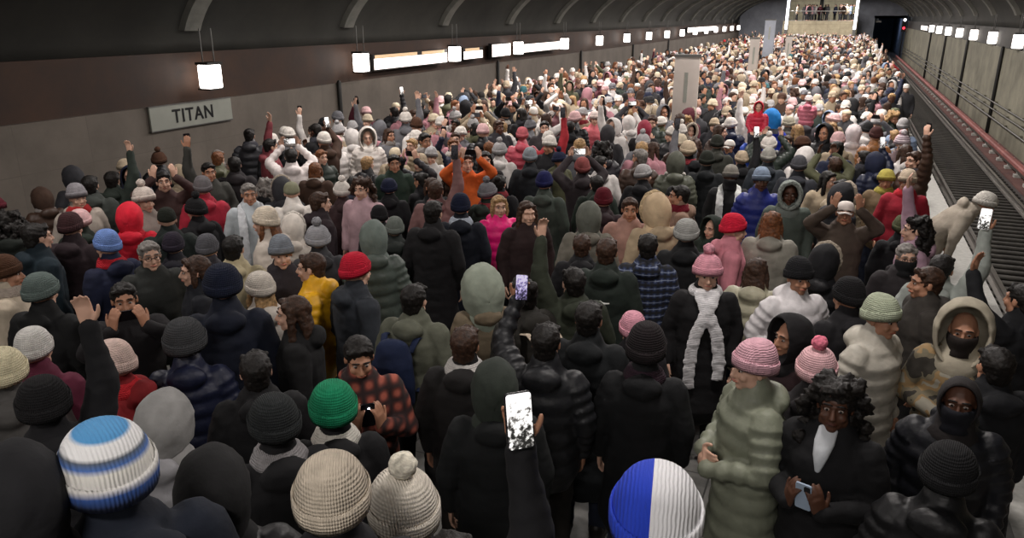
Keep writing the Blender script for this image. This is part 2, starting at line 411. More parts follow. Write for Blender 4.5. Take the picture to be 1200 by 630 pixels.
# ---------------- hats and hair, in head space (origin at mid-head, +Y the face)
def dome(g, zb, zt, rx, ry, n=28, cy=-.012, lump=0, wrap=True, steps=9, slouch=0):
    rings = []
    for k in range(steps + 1):
        t = k / steps; a = t * PI / 2 * .985
        z = zb + (zt - zb) * math.sin(a); q = math.cos(a) ** .7
        rings.append([V((rx * q * math.cos(b), cy - slouch * t * t + ry * q * math.sin(b), z - .018 * math.sin(b) * -1 * (1 - t))) for b in [2 * PI * j / n for j in range(n)]])
    g.rings(rings, True)
def mk_beanie(zt=.155, fold=True, rx=.094, ry=.112):
    g = G(); dome(g, .022, zt, rx, ry, slouch=.02)
    if fold:
        rings = []
        n = 28
        for (q, z) in ((.99, .012), (1.03, .006), (1.05, .028), (1.045, .055), (1.0, .064), (.96, .05)):
            rings.append([V((rx * q * math.cos(b), -.012 + ry * q * math.sin(b), z + .018 * math.sin(b))) for b in [2 * PI * j / n for j in range(n)]])
        g.rings(rings, False)
    return g.mesh('beanie', M['knit'])
def mk_pom():
    g = G(); g.ell((0, -.03, .185), (.042, .042, .04), 16, 12)
    me = g.mesh('pompom', M['fur'])
    for v in me.vertices: 
        c = V((0, -.03, .185)); d = v.co - c; v.co = c + d * (1 + .16 * noise.noise(v.co * 60))
    return me
def mk_cap():
    g = G(); dome(g, .02, .125, .089, .106)
    rings = []
    for t in (0, .5, 1):
        y = .07 + .085 * t; w = .075 - .02 * t
        rings.append([V((w * u, y - .03 * u * u * (1), .03 - .012 * t - .018 * u * u + dz)) for u, dz in ((-1, 0), (-.5, 0), (0, 0), (.5, 0), (1, 0), (1, -.006), (0, -.006), (-1, -.006))])
    g.rings(rings, True)
    return g.mesh('cap', M['cloth'])
def mk_headwrap():
    g = G(); n = 26; rings = []
    for y, cz, rx, rz in ((.060, .005, .078, .105), (.072, .005, .088, .115), (.05, 0, .096, .125), (.0, -.005, .102, .132), (-.05, -.01, .1, .13), (-.095, -.01, .08, .11), (-.12, -.01, .045, .07), (-.128, -.01, .01, .02), (-.129, -.01, .0005, .001)):
        rings.append([V((rx * math.cos(b), y, cz + rz * math.sin(b))) for b in [2 * PI * j / n for j in range(n)]])
    g.rings(rings, False)
    g.tube([(0, -.01, -.09), (0, -.01, -.14), (0, -.005, -.18)], [.085, .1, .13], 16)
    return bake(g.mesh('headscarf', M['cloth']), [('SOLIDIFY', dict(thickness=.006))], wr=.004, wscale=16)
def mk_hood(big=1.0):
    g = G(); n = 30; rings = []
    for y, cz, rx, rz in ((.070, .01, .094, .128), (.098, .01, .104, .14), (.09, .01, .116, .152), (.04, .012, .124, .16), (-.02, .01, .128, .162), (-.075, .0, .118, .15), (-.12, -.01, .092, .122), (-.148, -.02, .055, .08), (-.158, -.025, .012, .02), (-.159, -.025, .0005, .001)):
        rings.append([V((rx * big * math.cos(b), y, cz + rz * big * math.sin(b) - (.03 * min(1, rx / .09) if math.sin(b) < -.3 else 0))) for b in [2 * PI * j / n for j in range(n)]])
    g.rings(rings, False)
    g.tube([(0, -.03, -.10), (0, -.03, -.15), (0, -.02, -.2)], [.1, .125, .15], 18)
    return bake(g.mesh('hood', M['cloth']), [('SOLIDIFY', dict(thickness=.012)), ('SUBSURF', dict(levels=1, render_levels=1))], wr=.006, wscale=14)
def mk_trim():
    g = G(); n = 34; vs = []
    rings = []
    for i in range(n):
        b = 2 * PI * i / n; c = V((.108 * math.cos(b), .1, .01 + .145 * math.sin(b))); o = V((math.cos(b), 0, math.sin(b)))
        rings.append([c + o * .026 * math.cos(q) + V((0, 1, 0)) * .024 * math.sin(q) for q in [2 * PI * j / 8 for j in range(8)]])
    rings.append(rings[0]); g.rings(rings, False)
    me = g.mesh('fur_trim', M['fur']); 
    me.update()
    nr = [v.normal.copy() for v in me.vertices]
    for v, q in zip(me.vertices, nr): v.co += q * .012 * noise.noise(v.co * 55)
    return me
def mk_hair(kind):
    g = G()
    g.ell((0, -.026, .038), (.086, .1, .089), 20, 14); g.ell((0, -.062, -.02), (.07, .05, .075)); g.tube([(-.06, .045, .078), (0, .066, .092), (.06, .045, .078)], [.02, .024, .02], 8)
    wr, ws = .007, 40
    if kind == 'long':
        g.tube([(0, -.06, .03), (0, -.085, -.08), (0, -.1, -.2), (0, -.11, -.3)], [(.085, .05), (.095, .045), (.1, .035), (.07, .02)], 14)
        for s in (-1, 1): g.tube([(.07 * s, .0, .04), (.085 * s, -.0, -.06), (.088 * s, .0, -.16), (.08 * s, -.01, -.24)], [.028, .03, .03, .018], 10)
        wr, ws = .008, 25
    if kind == 'curly':
        rnd = random.Random(3)
        for k in range(110):
            a = rnd.uniform(0, 2 * PI); z = rnd.uniform(-.2, .115); f = math.sin(a)
            if f > .2 and z < .07: continue
            q = .11 if z > 0 else .135
            if z > .06: q *= .75
            g.ell((q * math.cos(a), -.02 + q * .95 * math.sin(a), z), (.032,) * 3, 8, 6)
        g.ell((0, -.05, -.09), (.1, .06, .09)); wr, ws = .014, 45
    if kind == 'bun':
        g.ell((0, -.1, .09), (.042, .042, .038))
    if kind == 'fringe':   # bob that reaches the jaw
        g.tube([(0, -.06, .03), (0, -.07, -.08), (0, -.06, -.12)], [(.085, .05), (.09, .045), (.08, .03)], 14)
        for s in (-1, 1): g.tube([(.075 * s, .01, .04), (.085 * s, .01, -.05), (.078 * s, .01, -.11)], [.022, .026, .016], 10)
    return remesh(g, 'hair', M['hair'], .008, .45, 1, wr=wr, wscale=ws)
def mk_stubby(kind):  # tuft of hair showing under a hat
    g = G(); g.tube([(0, -.07, .0), (0, -.095, -.1), (0, -.11, -.22)], [(.075, .035), (.085, .035), (.06, .018)], 12)
    for s in (-1, 1): g.tube([(.078 * s, .0, .0), (.088 * s, .01, -.08), (.08 * s, .02, -.19)], [.018, .026, .014], 8)
    return remesh(g, 'hair', M['hair'], .009, .5, 1, wr=.006, wscale=30)
HATS = {}
def hat_mesh(k, lod):
    mk = {'beanie': mk_beanie, 'tight': lambda: mk_beanie(.13, False, .086, .104), 'chunky': lambda: mk_beanie(.15, True, .104, .12), 'pom': mk_pom, 'cap': mk_cap, 'scarfwrap': mk_headwrap, 'hood': mk_hood, 'bighood': lambda: mk_hood(1.2), 'trim': mk_trim,
          'short': lambda: mk_hair('short'), 'long': lambda: mk_hair('long'), 'curly': lambda: mk_hair('curly'), 'bun': lambda: mk_hair('bun'), 'bob': lambda: mk_hair('fringe'), 'under': lambda: mk_stubby(0)}[k]
    base = cached(('h', k, 0), mk)
    if lod == 0: return base
    return cached(('h', k, lod), lambda: bake(base, [('DECIMATE', dict(ratio=(.4, .12)[lod - 1]))]))
def recolored(me, kind):
    def f():
        c = me.copy(); c.materials.clear(); c.materials.append(pattern_mat(kind)); return c
    return cached(('r', me.name, kind), f)

def face_parts(rt, H, skin, hairc, lod):
    def eye():
        g = G(); g.ell((0, 0, 0), (.013, .0095, .0075), 12, 8)
        me = g.mesh('eye', [M['eyewhite'], M['iris']])
        for p in me.polygons:
            if p.center.y > .0085: p.material_index = 1
        return me
    def iris():
        g = G(); g.ell((0, .0045, 0), (.0062, .006, .0066), 12, 8); return g.mesh('iris', M['iris'])
    def brow():
        g = G(); g.tube([(-.02, -.006, -.003), (-.008, .001, .002), (.008, .001, .002), (.019, -.004, -.002)], [.0035, .005, .005, .003], 6, ref=(0, 0, 1)); return g.mesh('eyebrow', M['hair'])
    def lips():
        g = G(); g.tube([(-.024, -.01, 0), (-.01, 0, .002), (0, .001, 0), (.01, 0, .002), (.024, -.01, 0)], [(.003, .003), (.007, .006), (.0065, .006), (.007, .006), (.003, .003)], 8, ref=(0, 0, 1)); return g.mesh('lips', M['skin'])
    for s in (-1, 1):
        link('eye', cached('eye', eye), rt, None, H @ Matrix.Translation((.031 * s, .0755, .006)))
        if lod == 0: link('iris', cached('iris', iris), rt, None, H @ Matrix.Translation((.031 * s, .0785, .005)))
        link('eyebrow', cached('brow', brow), rt, hairc, H @ Matrix.Translation((.031 * s, .091, .034)) @ Matrix.Rotation(-.18 * s, 4, 'Z'))
    c = col(skin); link('lips', cached('lips', lips), rt, (c[0] * .8, c[1] * .5, c[2] * .5, 1), H @ Matrix.Translation((0, .095, -.06)))

def mk_scarf():
    g = G(); g.torus((0, 0, 1.455), .088, .036, 26, 10, 1.0, 1.15); g.torus((0, .005, 1.49), .08, .026, 26, 8, 1.0, 1.1)
    return remesh(g, 'scarf', M['knit'], .01, .6, 1, wr=.008, wscale=14)
def mk_scarf_tails():
    g = G()
    g.tube([(.07, .1, 1.47), (.03, .16, 1.40), (-.03, .185, 1.30), (-.09, .185, 1.15), (-.12, .18, .95), (-.12, .175, .8)], [(.035, .018), (.045, .02), (.05, .018), (.052, .015), (.052, .013), (.05, .012)], 10)
    g.tube([(-.07, .1, 1.47), (-.03, .165, 1.40), (.03, .195, 1.30), (.08, .195, 1.15), (.1, .19, .95), (.1, .18, .72)], [(.035, .018), (.045, .02), (.05, .018), (.052, .015), (.052, .013), (.05, .012)], 10)
    g.torus((0, 0, 1.46), .09, .036, 26, 10, 1.0, 1.2)
    return remesh(g, 'scarf', M['knit'], .01, .6, 1, wr=.008, wscale=14)
def mk_hanging_scarf():
    g = G()
    for s in (-1, 1): g.tube([(.06 * s, -.06, 1.49), (.105 * s, .02, 1.47), (.11 * s, .12, 1.40), (.11 * s, .19, 1.28), (.11 * s, .195, 1.05), (.11 * s, .19, .85)], [(.03, .02), (.035, .022), (.045, .02), (.05, .016), (.05, .014), (.05, .012)], 10)
    return remesh(g, 'scarf', M['knit'], .01, .6, 1, wr=.006, wscale=14)
def mk_mask():
    g = G(); n = 20; rings = []
    for z, q in ((-.012, 1.0), (-.03, 1.06), (-.06, 1.05), (-.09, .92), (-.12, .85), (-.15, 1.0)):
        rings.append([V((.078 * q * math.cos(b), .012 + (.092 * q + (.012 if math.sin(b) > .9 and z > -.07 else 0)) * math.sin(b), z + .008 * math.sin(b))) for b in [2 * PI * j / n for j in range(n)]])
    g.rings(rings, False)
    return bake(g.mesh('face_mask', M['cloth']), [('SOLIDIFY', dict(thickness=.005))])
def mk_glasses():
    g = G()
    for s in (-1, 1):
        t = G(); t.torus((0, 0, 0), .021, .0025, 18, 6, .8); t.xf(Matrix.Translation((.033 * s, .101, .004)) @ Matrix.Rotation(PI / 2, 4, 'X')); g.add(t.v, t.f)
        g.tube([(.054 * s, .098, .01), (.078 * s, .06, .01), (.082 * s, -.01, .006)], [.0022] * 3, 6)
    g.tube([(-.012, .104, .008), (.012, .104, .008)], [.0022] * 2, 6)
    return g.mesh('glasses', M['black'])
def mk_tee():
    g = G(); g.tube([(0, .085, 1.50), (0, .12, 1.44), (0, .155, 1.38), (0, .168, 1.31)], [(.045, .016), (.048, .02), (.036, .02), (.014, .012)], 12); return g.mesh('t_shirt', M['cloth'])
ACC = dict(scarf=mk_scarf, tails=mk_scarf_tails, hanging=mk_hanging_scarf)
def rounded(g, w, h, d, r=.01, n=5, mi=0, y0=0):
    pts = []
    for cx, cz, a0 in ((w / 2 - r, h / 2 - r, 0), (-w / 2 + r, h / 2 - r, 90), (-w / 2 + r, -h / 2 + r, 180), (w / 2 - r, -h / 2 + r, 270)):
        for k in range(n): a = rad(a0 + 90 * k / (n - 1)); pts.append((cx + r * math.cos(a), cz + r * math.sin(a)))
    g.rings([[V((x, y0, z)) for x, z in pts], [V((x, y0 + d, z)) for x, z in pts]], True, mi)
def phone(mw, label, screen='phone picture dark', casec='16161a', flash=False, group=None):
    """case with a screen facing local -Y"""
    def body(): g = G(); rounded(g, .076, .156, .009, .011); return g.mesh('case', M['plastic'], False)
    def scr(): g = G(); rounded(g, .070, .150, .001, .008, 5, 0, -.0012); return g.mesh('screen', M['black'], False)
    def lens(): g = G(); rounded(g, .03, .034, .0025, .008, 5, 0, .009); return g.mesh('camera_lens', M['black'], False)
    def fl(): g = G(); g.ell((-.006, .012, .05), (.005, .004, .005), 8, 6); return g.mesh('torch', M['flash'])
    t = bpy.data.objects.new('mobile_phone', None); C.objects.link(t); t.matrix_basis = mw
    link('case', cached('pcase', body), t, casec); s = cached('pscr', scr)
    link('screen', recolored(s, screen), t); link('camera_lens', cached('plens', lens), t, None, Matrix.Translation((-.018, 0, .052)))
    if flash: link('torch', cached('pflash', fl), t)
    return tag(t, label, 'phone', group)
def backpack(mw, c, label, sc=1.0):
    t = bpy.data.objects.new('backpack', None); C.objects.link(t); t.matrix_basis = mw @ Matrix.Scale(sc, 4)
    def b(): g = G(); g.tube([(0, 0, -.2), (0, -.01, -.1), (0, -.01, .08), (0, .01, .19)], [(.145, .085), (.155, .095), (.15, .09), (.12, .07)], 18); return remesh(g, 'pack', M['cloth'], .014, .6, 2, .005)
    def p(): g = G(); g.tube([(0, -.09, -.16), (0, -.1, -.08), (0, -.095, 0)], [(.11, .03), (.115, .035), (.105, .03)], 14); return remesh(g, 'front_pocket', M['cloth'], .012, .6, 2, .004)
    def z(): g = G(); g.tube([(-.10, -.126, -.02), (0, -.131, -.016), (.10, -.126, -.02)], [.004] * 3, 6); return g.mesh('zip', M['black'])
    link('pack', cached('bp', b), t, c); link('front_pocket', cached('bpp', p), t, c); link('zip', cached('bpz', z), t)
    def st(s): 
        def f():
            g = G(); g.tube([(.1 * s, .06, .16), (.12 * s, .13, .23), (.13 * s, .27, .2), (.13 * s, .32, .06), (.14 * s, .27, -.1), (.13 * s, .1, -.15)], [(.024, .008)] * 6, 8); return g.mesh('strap', M['cloth'])
        return f
    for s in (-1, 1): link('strap', cached(('bps', s), st(s)), t, c)
    return tag(t, label, 'backpack')

def head_gear(rt, H, hat, hatc, lod, hairc, coatc):
    """hat words: short long curly bun bob bald beanie tight chunky pombeanie cap hood bighood furhood scarfwrap, '+hair' adds hair below"""
    extra = '+hair' in hat; hat = hat.replace('+hair', ''); nm = {'tight': 'beanie', 'chunky': 'beanie', 'bighood': 'hood', 'scarfwrap': 'headscarf'}
    pat = None
    if hatc in ('striped blue and white knit', 'royal blue and white knit', 'striped grey and pink knit'): pat = hatc
    if hat in ('short', 'long', 'curly', 'bun', 'bob'):
        link('hair', hat_mesh(hat, lod), rt, hairc, H); return
    if hat == 'bald': return
    if extra: link('hair', hat_mesh('under', lod), rt, hairc, H)
    pom = hat == 'pombeanie'; fur = hat == 'furhood'
    base = {'pombeanie': 'chunky', 'furhood': 'hood'}.get(hat, hat)
    me = hat_mesh(base, lod)
    o = link(nm.get(base, base), recolored(me, pat) if pat else me, rt, None if pat else hatc, H)
    if pom:
        pc = hatc if not isinstance(POMC[0], str) else POMC[0]
        link('pompom', hat_mesh('pom', lod), o, pc)
    if fur: link('fur_trim', hat_mesh('trim', lod), o, FURC[0])
POMC = [None]; FURC = ['b8b0a0']

def floor_z(x, y):
    if y > 2.3 or not (-5.2 < x < 2.0): return 0.0
    return .16 * (int((2.3 - y) / .3) + 1)
def solve(px, py, hz=1.6, z0=None):
    d = ray(px, py)
    for n in range(0, 9):
        z = hz + .16 * n
        t = (z - CAMH) / d.z; p = CAM + d * t
        if z0 is not None:
            t = (hz + z0 - CAMH) / d.z; p = CAM + d * t; return p, z0
        if floor_z(p.x, p.y) <= .16 * n + .01: return p, floor_z(p.x, p.y)
    return p, .16 * 8
PLACED = []    # (x, y)
def person(loc, rz, sc, pn, hat, hatc, kind, coatc, skin, hairc, label, lod, extras='', group=None, ph=None, trc='1a1a20', cat='person', name='person'):
    rt = root(name, loc, rz, sc); tag(rt, label, cat, group)
    pose = POSES[pn]; H = head_matrix(pn); sit = bool(pose.get('sit'))
    link('body', body_mesh(pn, lod), rt, skin)
    cm = coat_mesh(pn, kind, lod)
    pats = ('blue plaid flannel', 'red tartan wool', 'camouflage cloth')
    link('coat', recolored(cm, coatc) if coatc in pats else cm, rt, None if coatc in pats else coatc)
    link('trousers', legs_mesh(sit, lod), rt, trc)
    for s in (-1, 1): link('shoe', cached(('shoe', s, sit), lambda: build_shoe(s, sit)), rt, '1c1a18')
    POMC[0] = None
    for e in extras.split():
        if e.startswith('pom:'): POMC[0] = e[4:]
        if e.startswith('fur:'): FURC[0] = e[4:]
    hx = next((float(e[3:]) for e in extras.split() if e.startswith('hx:')), 1.06 if 'beanie' in hat or hat == 'chunky' else 1.0)
    head_gear(rt, H @ Matrix.Scale(hx, 4), hat, hatc, lod, hairc, coatc)
    for e in extras.split():
        k, _, c = e.partition(':')
        if k in ACC: 
            T, r = leanf(pose); link('scarf', cached(k, ACC[k]), rt, c)
        if k == 'mask': link('face_mask', cached('mask', mk_mask), rt, c, H)
        if k == 'glasses': link('glasses', cached('glasses', mk_glasses), rt, None, H)
        if k == 'mark':
            g = G(); g.tube([(-.05, -.176, 1.235), (-.02, -.181, 1.25), (.01, -.181, 1.235), (.05, -.176, 1.24)], [.009, .013, .011, .006], 8); link('printed_mark', g.mesh('printed_mark', M['white']), rt)
        if k == 'tee': link('t_shirt', cached('tee', mk_tee), rt, c)
        if k == 'face': face_parts(rt, H, skin, hairc, lod)
    mw = Matrix.Translation(loc) @ Matrix.Rotation(rz, 4, 'Z') @ Matrix.Scale(sc, 4)
    if ph and pose.get('phone'):
        o, c = pose['phone']; m = mw @ Matrix.Translation(c) @ Matrix.Rotation(rad(-12), 4, 'X')
        if o == 'land': m = m @ Matrix.Rotation(PI / 2, 4, 'Y')
        phone(m @ Matrix.Scale(1 / sc, 4), **ph)
    PLACED.append((loc[0], loc[1]))
    return rt, mw
def LP(y): return 175 if y < 8 else (300 if y < 14 else 560)
EXPO = -0.7
STAIR = 75
# ------------------------------------------------------------------ the station
XL, XR, PL, PR = -12.6, 5.6, -9.1, 2.1
YN, YF = -6.0, 100.0
BED = -1.05
LAMP_Y = [12.6 + 5.6 * k for k in range(16)]
def surf(name, c1, c2, scale, rough=.8, bmp=.2, tiles=None, grout='3a3a38', size=(1, 1), axis='XY'):
    m, n, l, b = new_mat(name); b.inputs['Roughness'].default_value = rough
    tc = N(n, 'ShaderNodeTexCoord'); nz = N(n, 'ShaderNodeTexNoise', Scale=scale, Detail=8.0); nz.inputs['Roughness'].default_value = .65
    l.new(tc.outputs['Object'], nz.inputs['Vector'])
    r = N(n, 'ShaderNodeValToRGB'); r.color_ramp.elements[0].color = col(c1); r.color_ramp.elements[1].color = col(c2)
    r.color_ramp.elements[0].position = .32; r.color_ramp.elements[1].position = .68; l.new(nz.outputs['Fac'], r.inputs[0])
    out = r.outputs[0]
    if tiles:
        sp = N(n, 'ShaderNodeSeparateXYZ'); cb = N(n, 'ShaderNodeCombineXYZ'); l.new(tc.outputs['Object'], sp.inputs[0])
        l.new(sp.outputs[axis[0]], cb.inputs[0]); l.new(sp.outputs[axis[1]], cb.inputs[1])
        bk = N(n, 'ShaderNodeTexBrick', Scale=1.0); bk.offset = 0 if tiles == 'grid' else .5
        bk.inputs['Brick Width'].default_value = size[0]; bk.inputs['Row Height'].default_value = size[1]; bk.inputs['Mortar Size'].default_value = .007
        bk.inputs['Mortar'].default_value = col(grout); l.new(cb.outputs[0], bk.inputs['Vector'])
        l.new(out, bk.inputs['Color1'])
        mx = N(n, 'ShaderNodeMix', data_type='RGBA', blend_type='MULTIPLY'); mx.inputs[0].default_value = 1; l.new(out, mx.inputs[6]); mx.inputs[7].default_value = (.88, .88, .88, 1)
        l.new(mx.outputs[2], bk.inputs['Color2']); out = bk.outputs['Color']
    l.new(out, b.inputs['Base Color']); bump(n, l, b, nz.outputs['Fac'], bmp, .02)
    return m
mt_floor = surf('granite platform tiles', '6a6966', '8b8a86', 9, .45, .05, 'grid', '4a4a48', (.6, .6))
mt_edge = surf('pale granite edge', '9b9a95', 'b9b8b2', 14, .5, .05)
mt_bed = surf('dusty track concrete', '2c2827', '49423f', 3, .95, .5)
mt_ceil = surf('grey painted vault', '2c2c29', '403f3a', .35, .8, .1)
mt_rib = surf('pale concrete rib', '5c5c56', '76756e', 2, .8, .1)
mt_wl = surf('travertine wall', '544d45', '6b6259', .8, .7, .1, 'grid', '564f47', (1.4, .9), 'YZ')
mt_wr = surf('stained concrete wall', '5d5a4c', '8a8674', .7, .8, .2, 'grid', '45433a', (1.75, 3), 'YZ')
mt_band = surf('brown band', '241308', '3a210e', 1.2, .7, .05)
mt_bandr = surf('dark band', '2a2825', '3b3833', 1.2, .7, .05)
mt_end = surf('blue grey end wall', '7c8088', '989ca6', 1, .8, .05)  # base colour lightened to stand in for haze at the far end
mt_tun = surf('dark tunnel lining', '4a5466', '5c687c', 1, .9, .05)  # lining colour raised too, distance haze put into the base colour
mt_mezz = surf('beige hall wall', '9a9078', 'b9ae92', 2, .7, .05, 'grid', '6a6452', (1.2, .9), 'XZ')
mt_steel = plain('rail steel', '8f8a84', .35, .8, .1, 5)
mt_tie = plain('dark tie', '37342f', .9, 0, .25, 6, .3)
mt_red = plain('faded red cover', 'a0605a', .7, 0, .2, 1.5, .1, '7a4642')
mt_dark = plain('dark metal', '22211f', .5, .4, .1, 4)
mt_grey = plain('grey metal', '6d6c69', .5, .5, .1, 4)
mt_sign = plain('sign panel', '8b8d84', .5, 0, .06, 3)
mt_totem = plain('totem panel', 'a89f97', .5, 0, .06, 3)
mt_lit = emis('lit panel', 'fff2ea', 3.2); mt_lit2 = emis('lit beige strip', 'd8b890', .9)
mt_strip = emis('white hall light', 'f4f4ff', 6)
mt_redl = emis('red signal', 'ff3040', 6)

g = G(); g.box(PL, PR, 2.3, 93, -.3, 0); g.box(PL, -5.2, YN, 2.3, -.3, 0)
g.box(PL + .05, PR - .05, YN, 93, BED, -.29); struct('floor', g, mt_floor)
for s, x0, x1, lb in ((0, PR - .62, PR + .02, 'trim_1'), (1, PL - .02, PL + .62, 'trim_2')):
    g = G(); g.box(x0, x1, YN, 93, -.12, .012); struct(lb, g, mt_edge)
g = G(); g.box(XL - .3, XR + .3, YN, 130, BED - .4, BED); struct('floor', g, mt_bed)
# steps that the front of the crowd stands on, rising towards the viewer
g = G()
for n in range(1, 12): g.box(-5.2, 2.0, YN if n == 11 else 2.3 - .3 * n, 2.3 - .3 * (n - 1), .0, .16 * n)
o = struct('floor', g, mt_floor); 
g = G(); g.box(XL - .4, XL, YN, YF, BED, 1.75); struct('wall_left', g, mt_wl)
g = G(); g.box(XL - .45, XL - .1, YN, YF, 1.75, 2.75); struct('trim_3', g, mt_band)
g = G(); g.box(XR, XR + .4, YN, YF, BED, 2.3); struct('wall_right', g, mt_wr)
g = G(); g.box(XR + .1, XR + .45, YN, YF, 2.3, 3.05); struct('trim_4', g, mt_bandr)
def prof(t, inset=0):
    c, s = math.cos(t), math.sin(t)
    a = 9.35 - inset; p = 1.0
    x = -3.5 - a * (abs(c) ** p) * (1 if c > 0 else -1); z = 2.7 + (x + 12.7) * .018 + (3.4 - inset) * max(s, 0) ** p
    return x, z
g = G(); K = 40
vs = []
for i in range(K + 1):
    x, z = prof(PI * i / K); vs += [(x, YN, z), (x, YF, z)]
for i in range(K + 1):
    x, z = prof(PI * i / K, -.3); vs += [(x, YN, z), (x, YF, z)]
fs = [(2 * i, 2 * i + 1, 2 * i + 3, 2 * i + 2) for i in range(K)]; o2 = 2 * (K + 1)
fs += [(o2 + 2 * i, o2 + 2 * i + 2, o2 + 2 * i + 3, o2 + 2 * i + 1) for i in range(K)]
fs += [(2 * i, 2 * i + 2, o2 + 2 * i + 2, o2 + 2 * i) for i in range(K)] + [(2 * i + 1, o2 + 2 * i + 1, o2 + 2 * i + 3, 2 * i + 3) for i in range(K)]
fs += [(0, o2, o2 + 1, 1), (2 * K, 2 * K + 1, o2 + 2 * K + 1, o2 + 2 * K)]
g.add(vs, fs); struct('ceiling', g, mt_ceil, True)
def rib_mesh():
    g = G(); rings = []
    for i in range(3, 62):
        t = PI * i / 64; x, z = prof(t, .16); x2, z2 = prof(t, -.05)
        rings.append([V((x, -.22, z)), V((x, .22, z)), V((x2, .22, z2)), V((x2, -.22, z2))])
    g.rings(rings, True); return g.mesh('rib', mt_rib, False)
me = rib_mesh()
for k in range(-2, 16):
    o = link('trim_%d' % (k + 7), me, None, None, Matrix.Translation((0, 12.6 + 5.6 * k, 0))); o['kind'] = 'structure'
# lamps along both walls, hung on two rods from the rib ends
def lamp(x, y, z, label, group, sgn):
    t = root('wall_lamp', (x, y, z))
    def d(): g = G(); g.box(-.15, .15, -.19, .19, -.24, .24); return bake(g.mesh('diffuser', M['lamp'], False), [('BEVEL', dict(width=.03, segments=2))])
    def c(): g = G(); g.box(-.17, .17, -.21, .21, .24, .29); return g.mesh('top_cap', mt_dark, False)
    def c2(): g = G(); g.box(-.17, .17, -.21, .21, -.27, -.24); return g.mesh('bottom_cap', mt_dark, False)
    def r(): g = G(); g.tube([(0, 0, .28), (0, 0, .95)], [.014, .014], 8); return g.mesh('rod', mt_grey)
    link('diffuser', cached('ld', d), t); link('top_cap', cached('lc', c), t); link('bottom_cap', cached('lc2', c2), t)
    for s in (-1, 1): link('rod', cached('lr', r), t, None, Matrix.Translation((0, .16 * s, 0)))
    return tag(t, label, 'lamp', group)
for k, y in enumerate(LAMP_Y):
    lamp(XL + .34, y, 2.27, 'large square glowing lamp hanging above the station name sign' if k == 0 else
         ('glowing box lamp beside the near end of the longest light box' if k == 1 else 'small white box lamp hanging along the brown band of the left wall'),
         None if k < 2 else 'box lamps along the left wall', 1)
for k in range(7):
    lamp(XR - .05, 33.3 + 5.75 * k, 2.62, 'white box lamp hanging on the right wall nearest the picture edge' if k == 0 else 'small white box lamp hanging along the top of the right wall', None if k == 0 else 'box lamps along the right wall', -1)
# light boxes
def lightbox(x, y0, y1, z0, z1, label, sgn, beige=None):
    t = root('light_box', (x, (y0 + y1) / 2, (z0 + z1) / 2)); L = (y1 - y0) / 2; h = (z1 - z0) / 2
    g = G(); g.box(-.07, .07, -L, L, -h, h); link('frame', g.mesh('frame', mt_dark, False), t)
    g = G(); a, b = sorted((.07 * sgn, .085 * sgn)); g.box(a, b, -L + .04, L - .04, -h + .04, h - (.12 if beige else .04)); link('lit_panel', g.mesh('lit_panel', mt_lit, False), t)
    if beige:
        for u, w in beige:
            g = G(); g.box(a, b, -L + 2 * L * u, -L + 2 * L * w, h - .11, h - .02); link('lit_strip', g.mesh('lit_strip', mt_lit2, False), t)
    return tag(t, label, 'light box')
lightbox(XL + .14, 19.0, 23.5, 1.98, 2.44, 'long bright advertising light box, nearest on the left wall', 1, [(.02, .3), (.3, .55), (.62, .95)])
lightbox(XL + .14, 24.7, 26.3, 2.0, 2.42, 'short bright light box between the two long ones', 1, [(.1, .8)])
lightbox(XL + .14, 27.1, 28.9, 1.98, 2.5, 'tall square light box just before a hanging lamp', 1)
lightbox(XL + .14, 29.8, 34.8, 2.02, 2.42, 'long bright light box farther along the left wall', 1)
lightbox(XL + .14, 65.8, 81, 2.2, 2.65, 'very distant bright light box on the left wall', 1)
lightbox(XR - .14 + .1, 70.5, 77, 2.4, 2.8, 'distant bright light box on the right wall', -1)
# pipes on the walls
for k, y in enumerate((17.5, 28, 38.4, 48.9, 59.4)):
    g = G(); g.tube([(XL + .06, y, BED), (XL + .06, y, 1.78)], [.06, .06], 10); o = link('drain_pipe', g.mesh('drain_pipe', mt_dark))
    tag(o, 'dark vertical pipe running down the left wall behind the crowd', 'pipe', 'pipes down the left wall')
for k, y in enumerate((25.5, 36, 46.4, 56.9, 67.4)):
    g = G(); g.tube([(XR - .06, y, BED), (XR - .06, y, 2.3)], [.07, .07], 10); o = link('drain_pipe', g.mesh('drain_pipe', mt_dark))
    tag(o, 'dark vertical pipe running down the right trackside wall', 'pipe', 'pipes down the right wall')
for z, r, lb in ((.28, .022, 'uppermost grey cable conduit along the right wall'), (.02, .02, 'middle grey cable conduit along the right wall'), (-.3, .03, 'lowest and thickest grey conduit along the right wall')):
    t = root('cable_conduit', (XR - .12, 50, z)); g = G(); g.tube([(0, -50, 0), (0, 49, 0)], [r, r], 8); link('conduit', g.mesh('conduit', mt_grey), t)
    def br(): g = G(); g.box(.0, .10, -.03, .03, -.05, .05); return g.mesh('bracket', mt_wr, False)
    for k in range(32): link('bracket', cached('cbr', br), t, None, Matrix.Translation((-.0, -40 + 2.8 * k, -.0)))
    tag(t, lb, 'conduit')
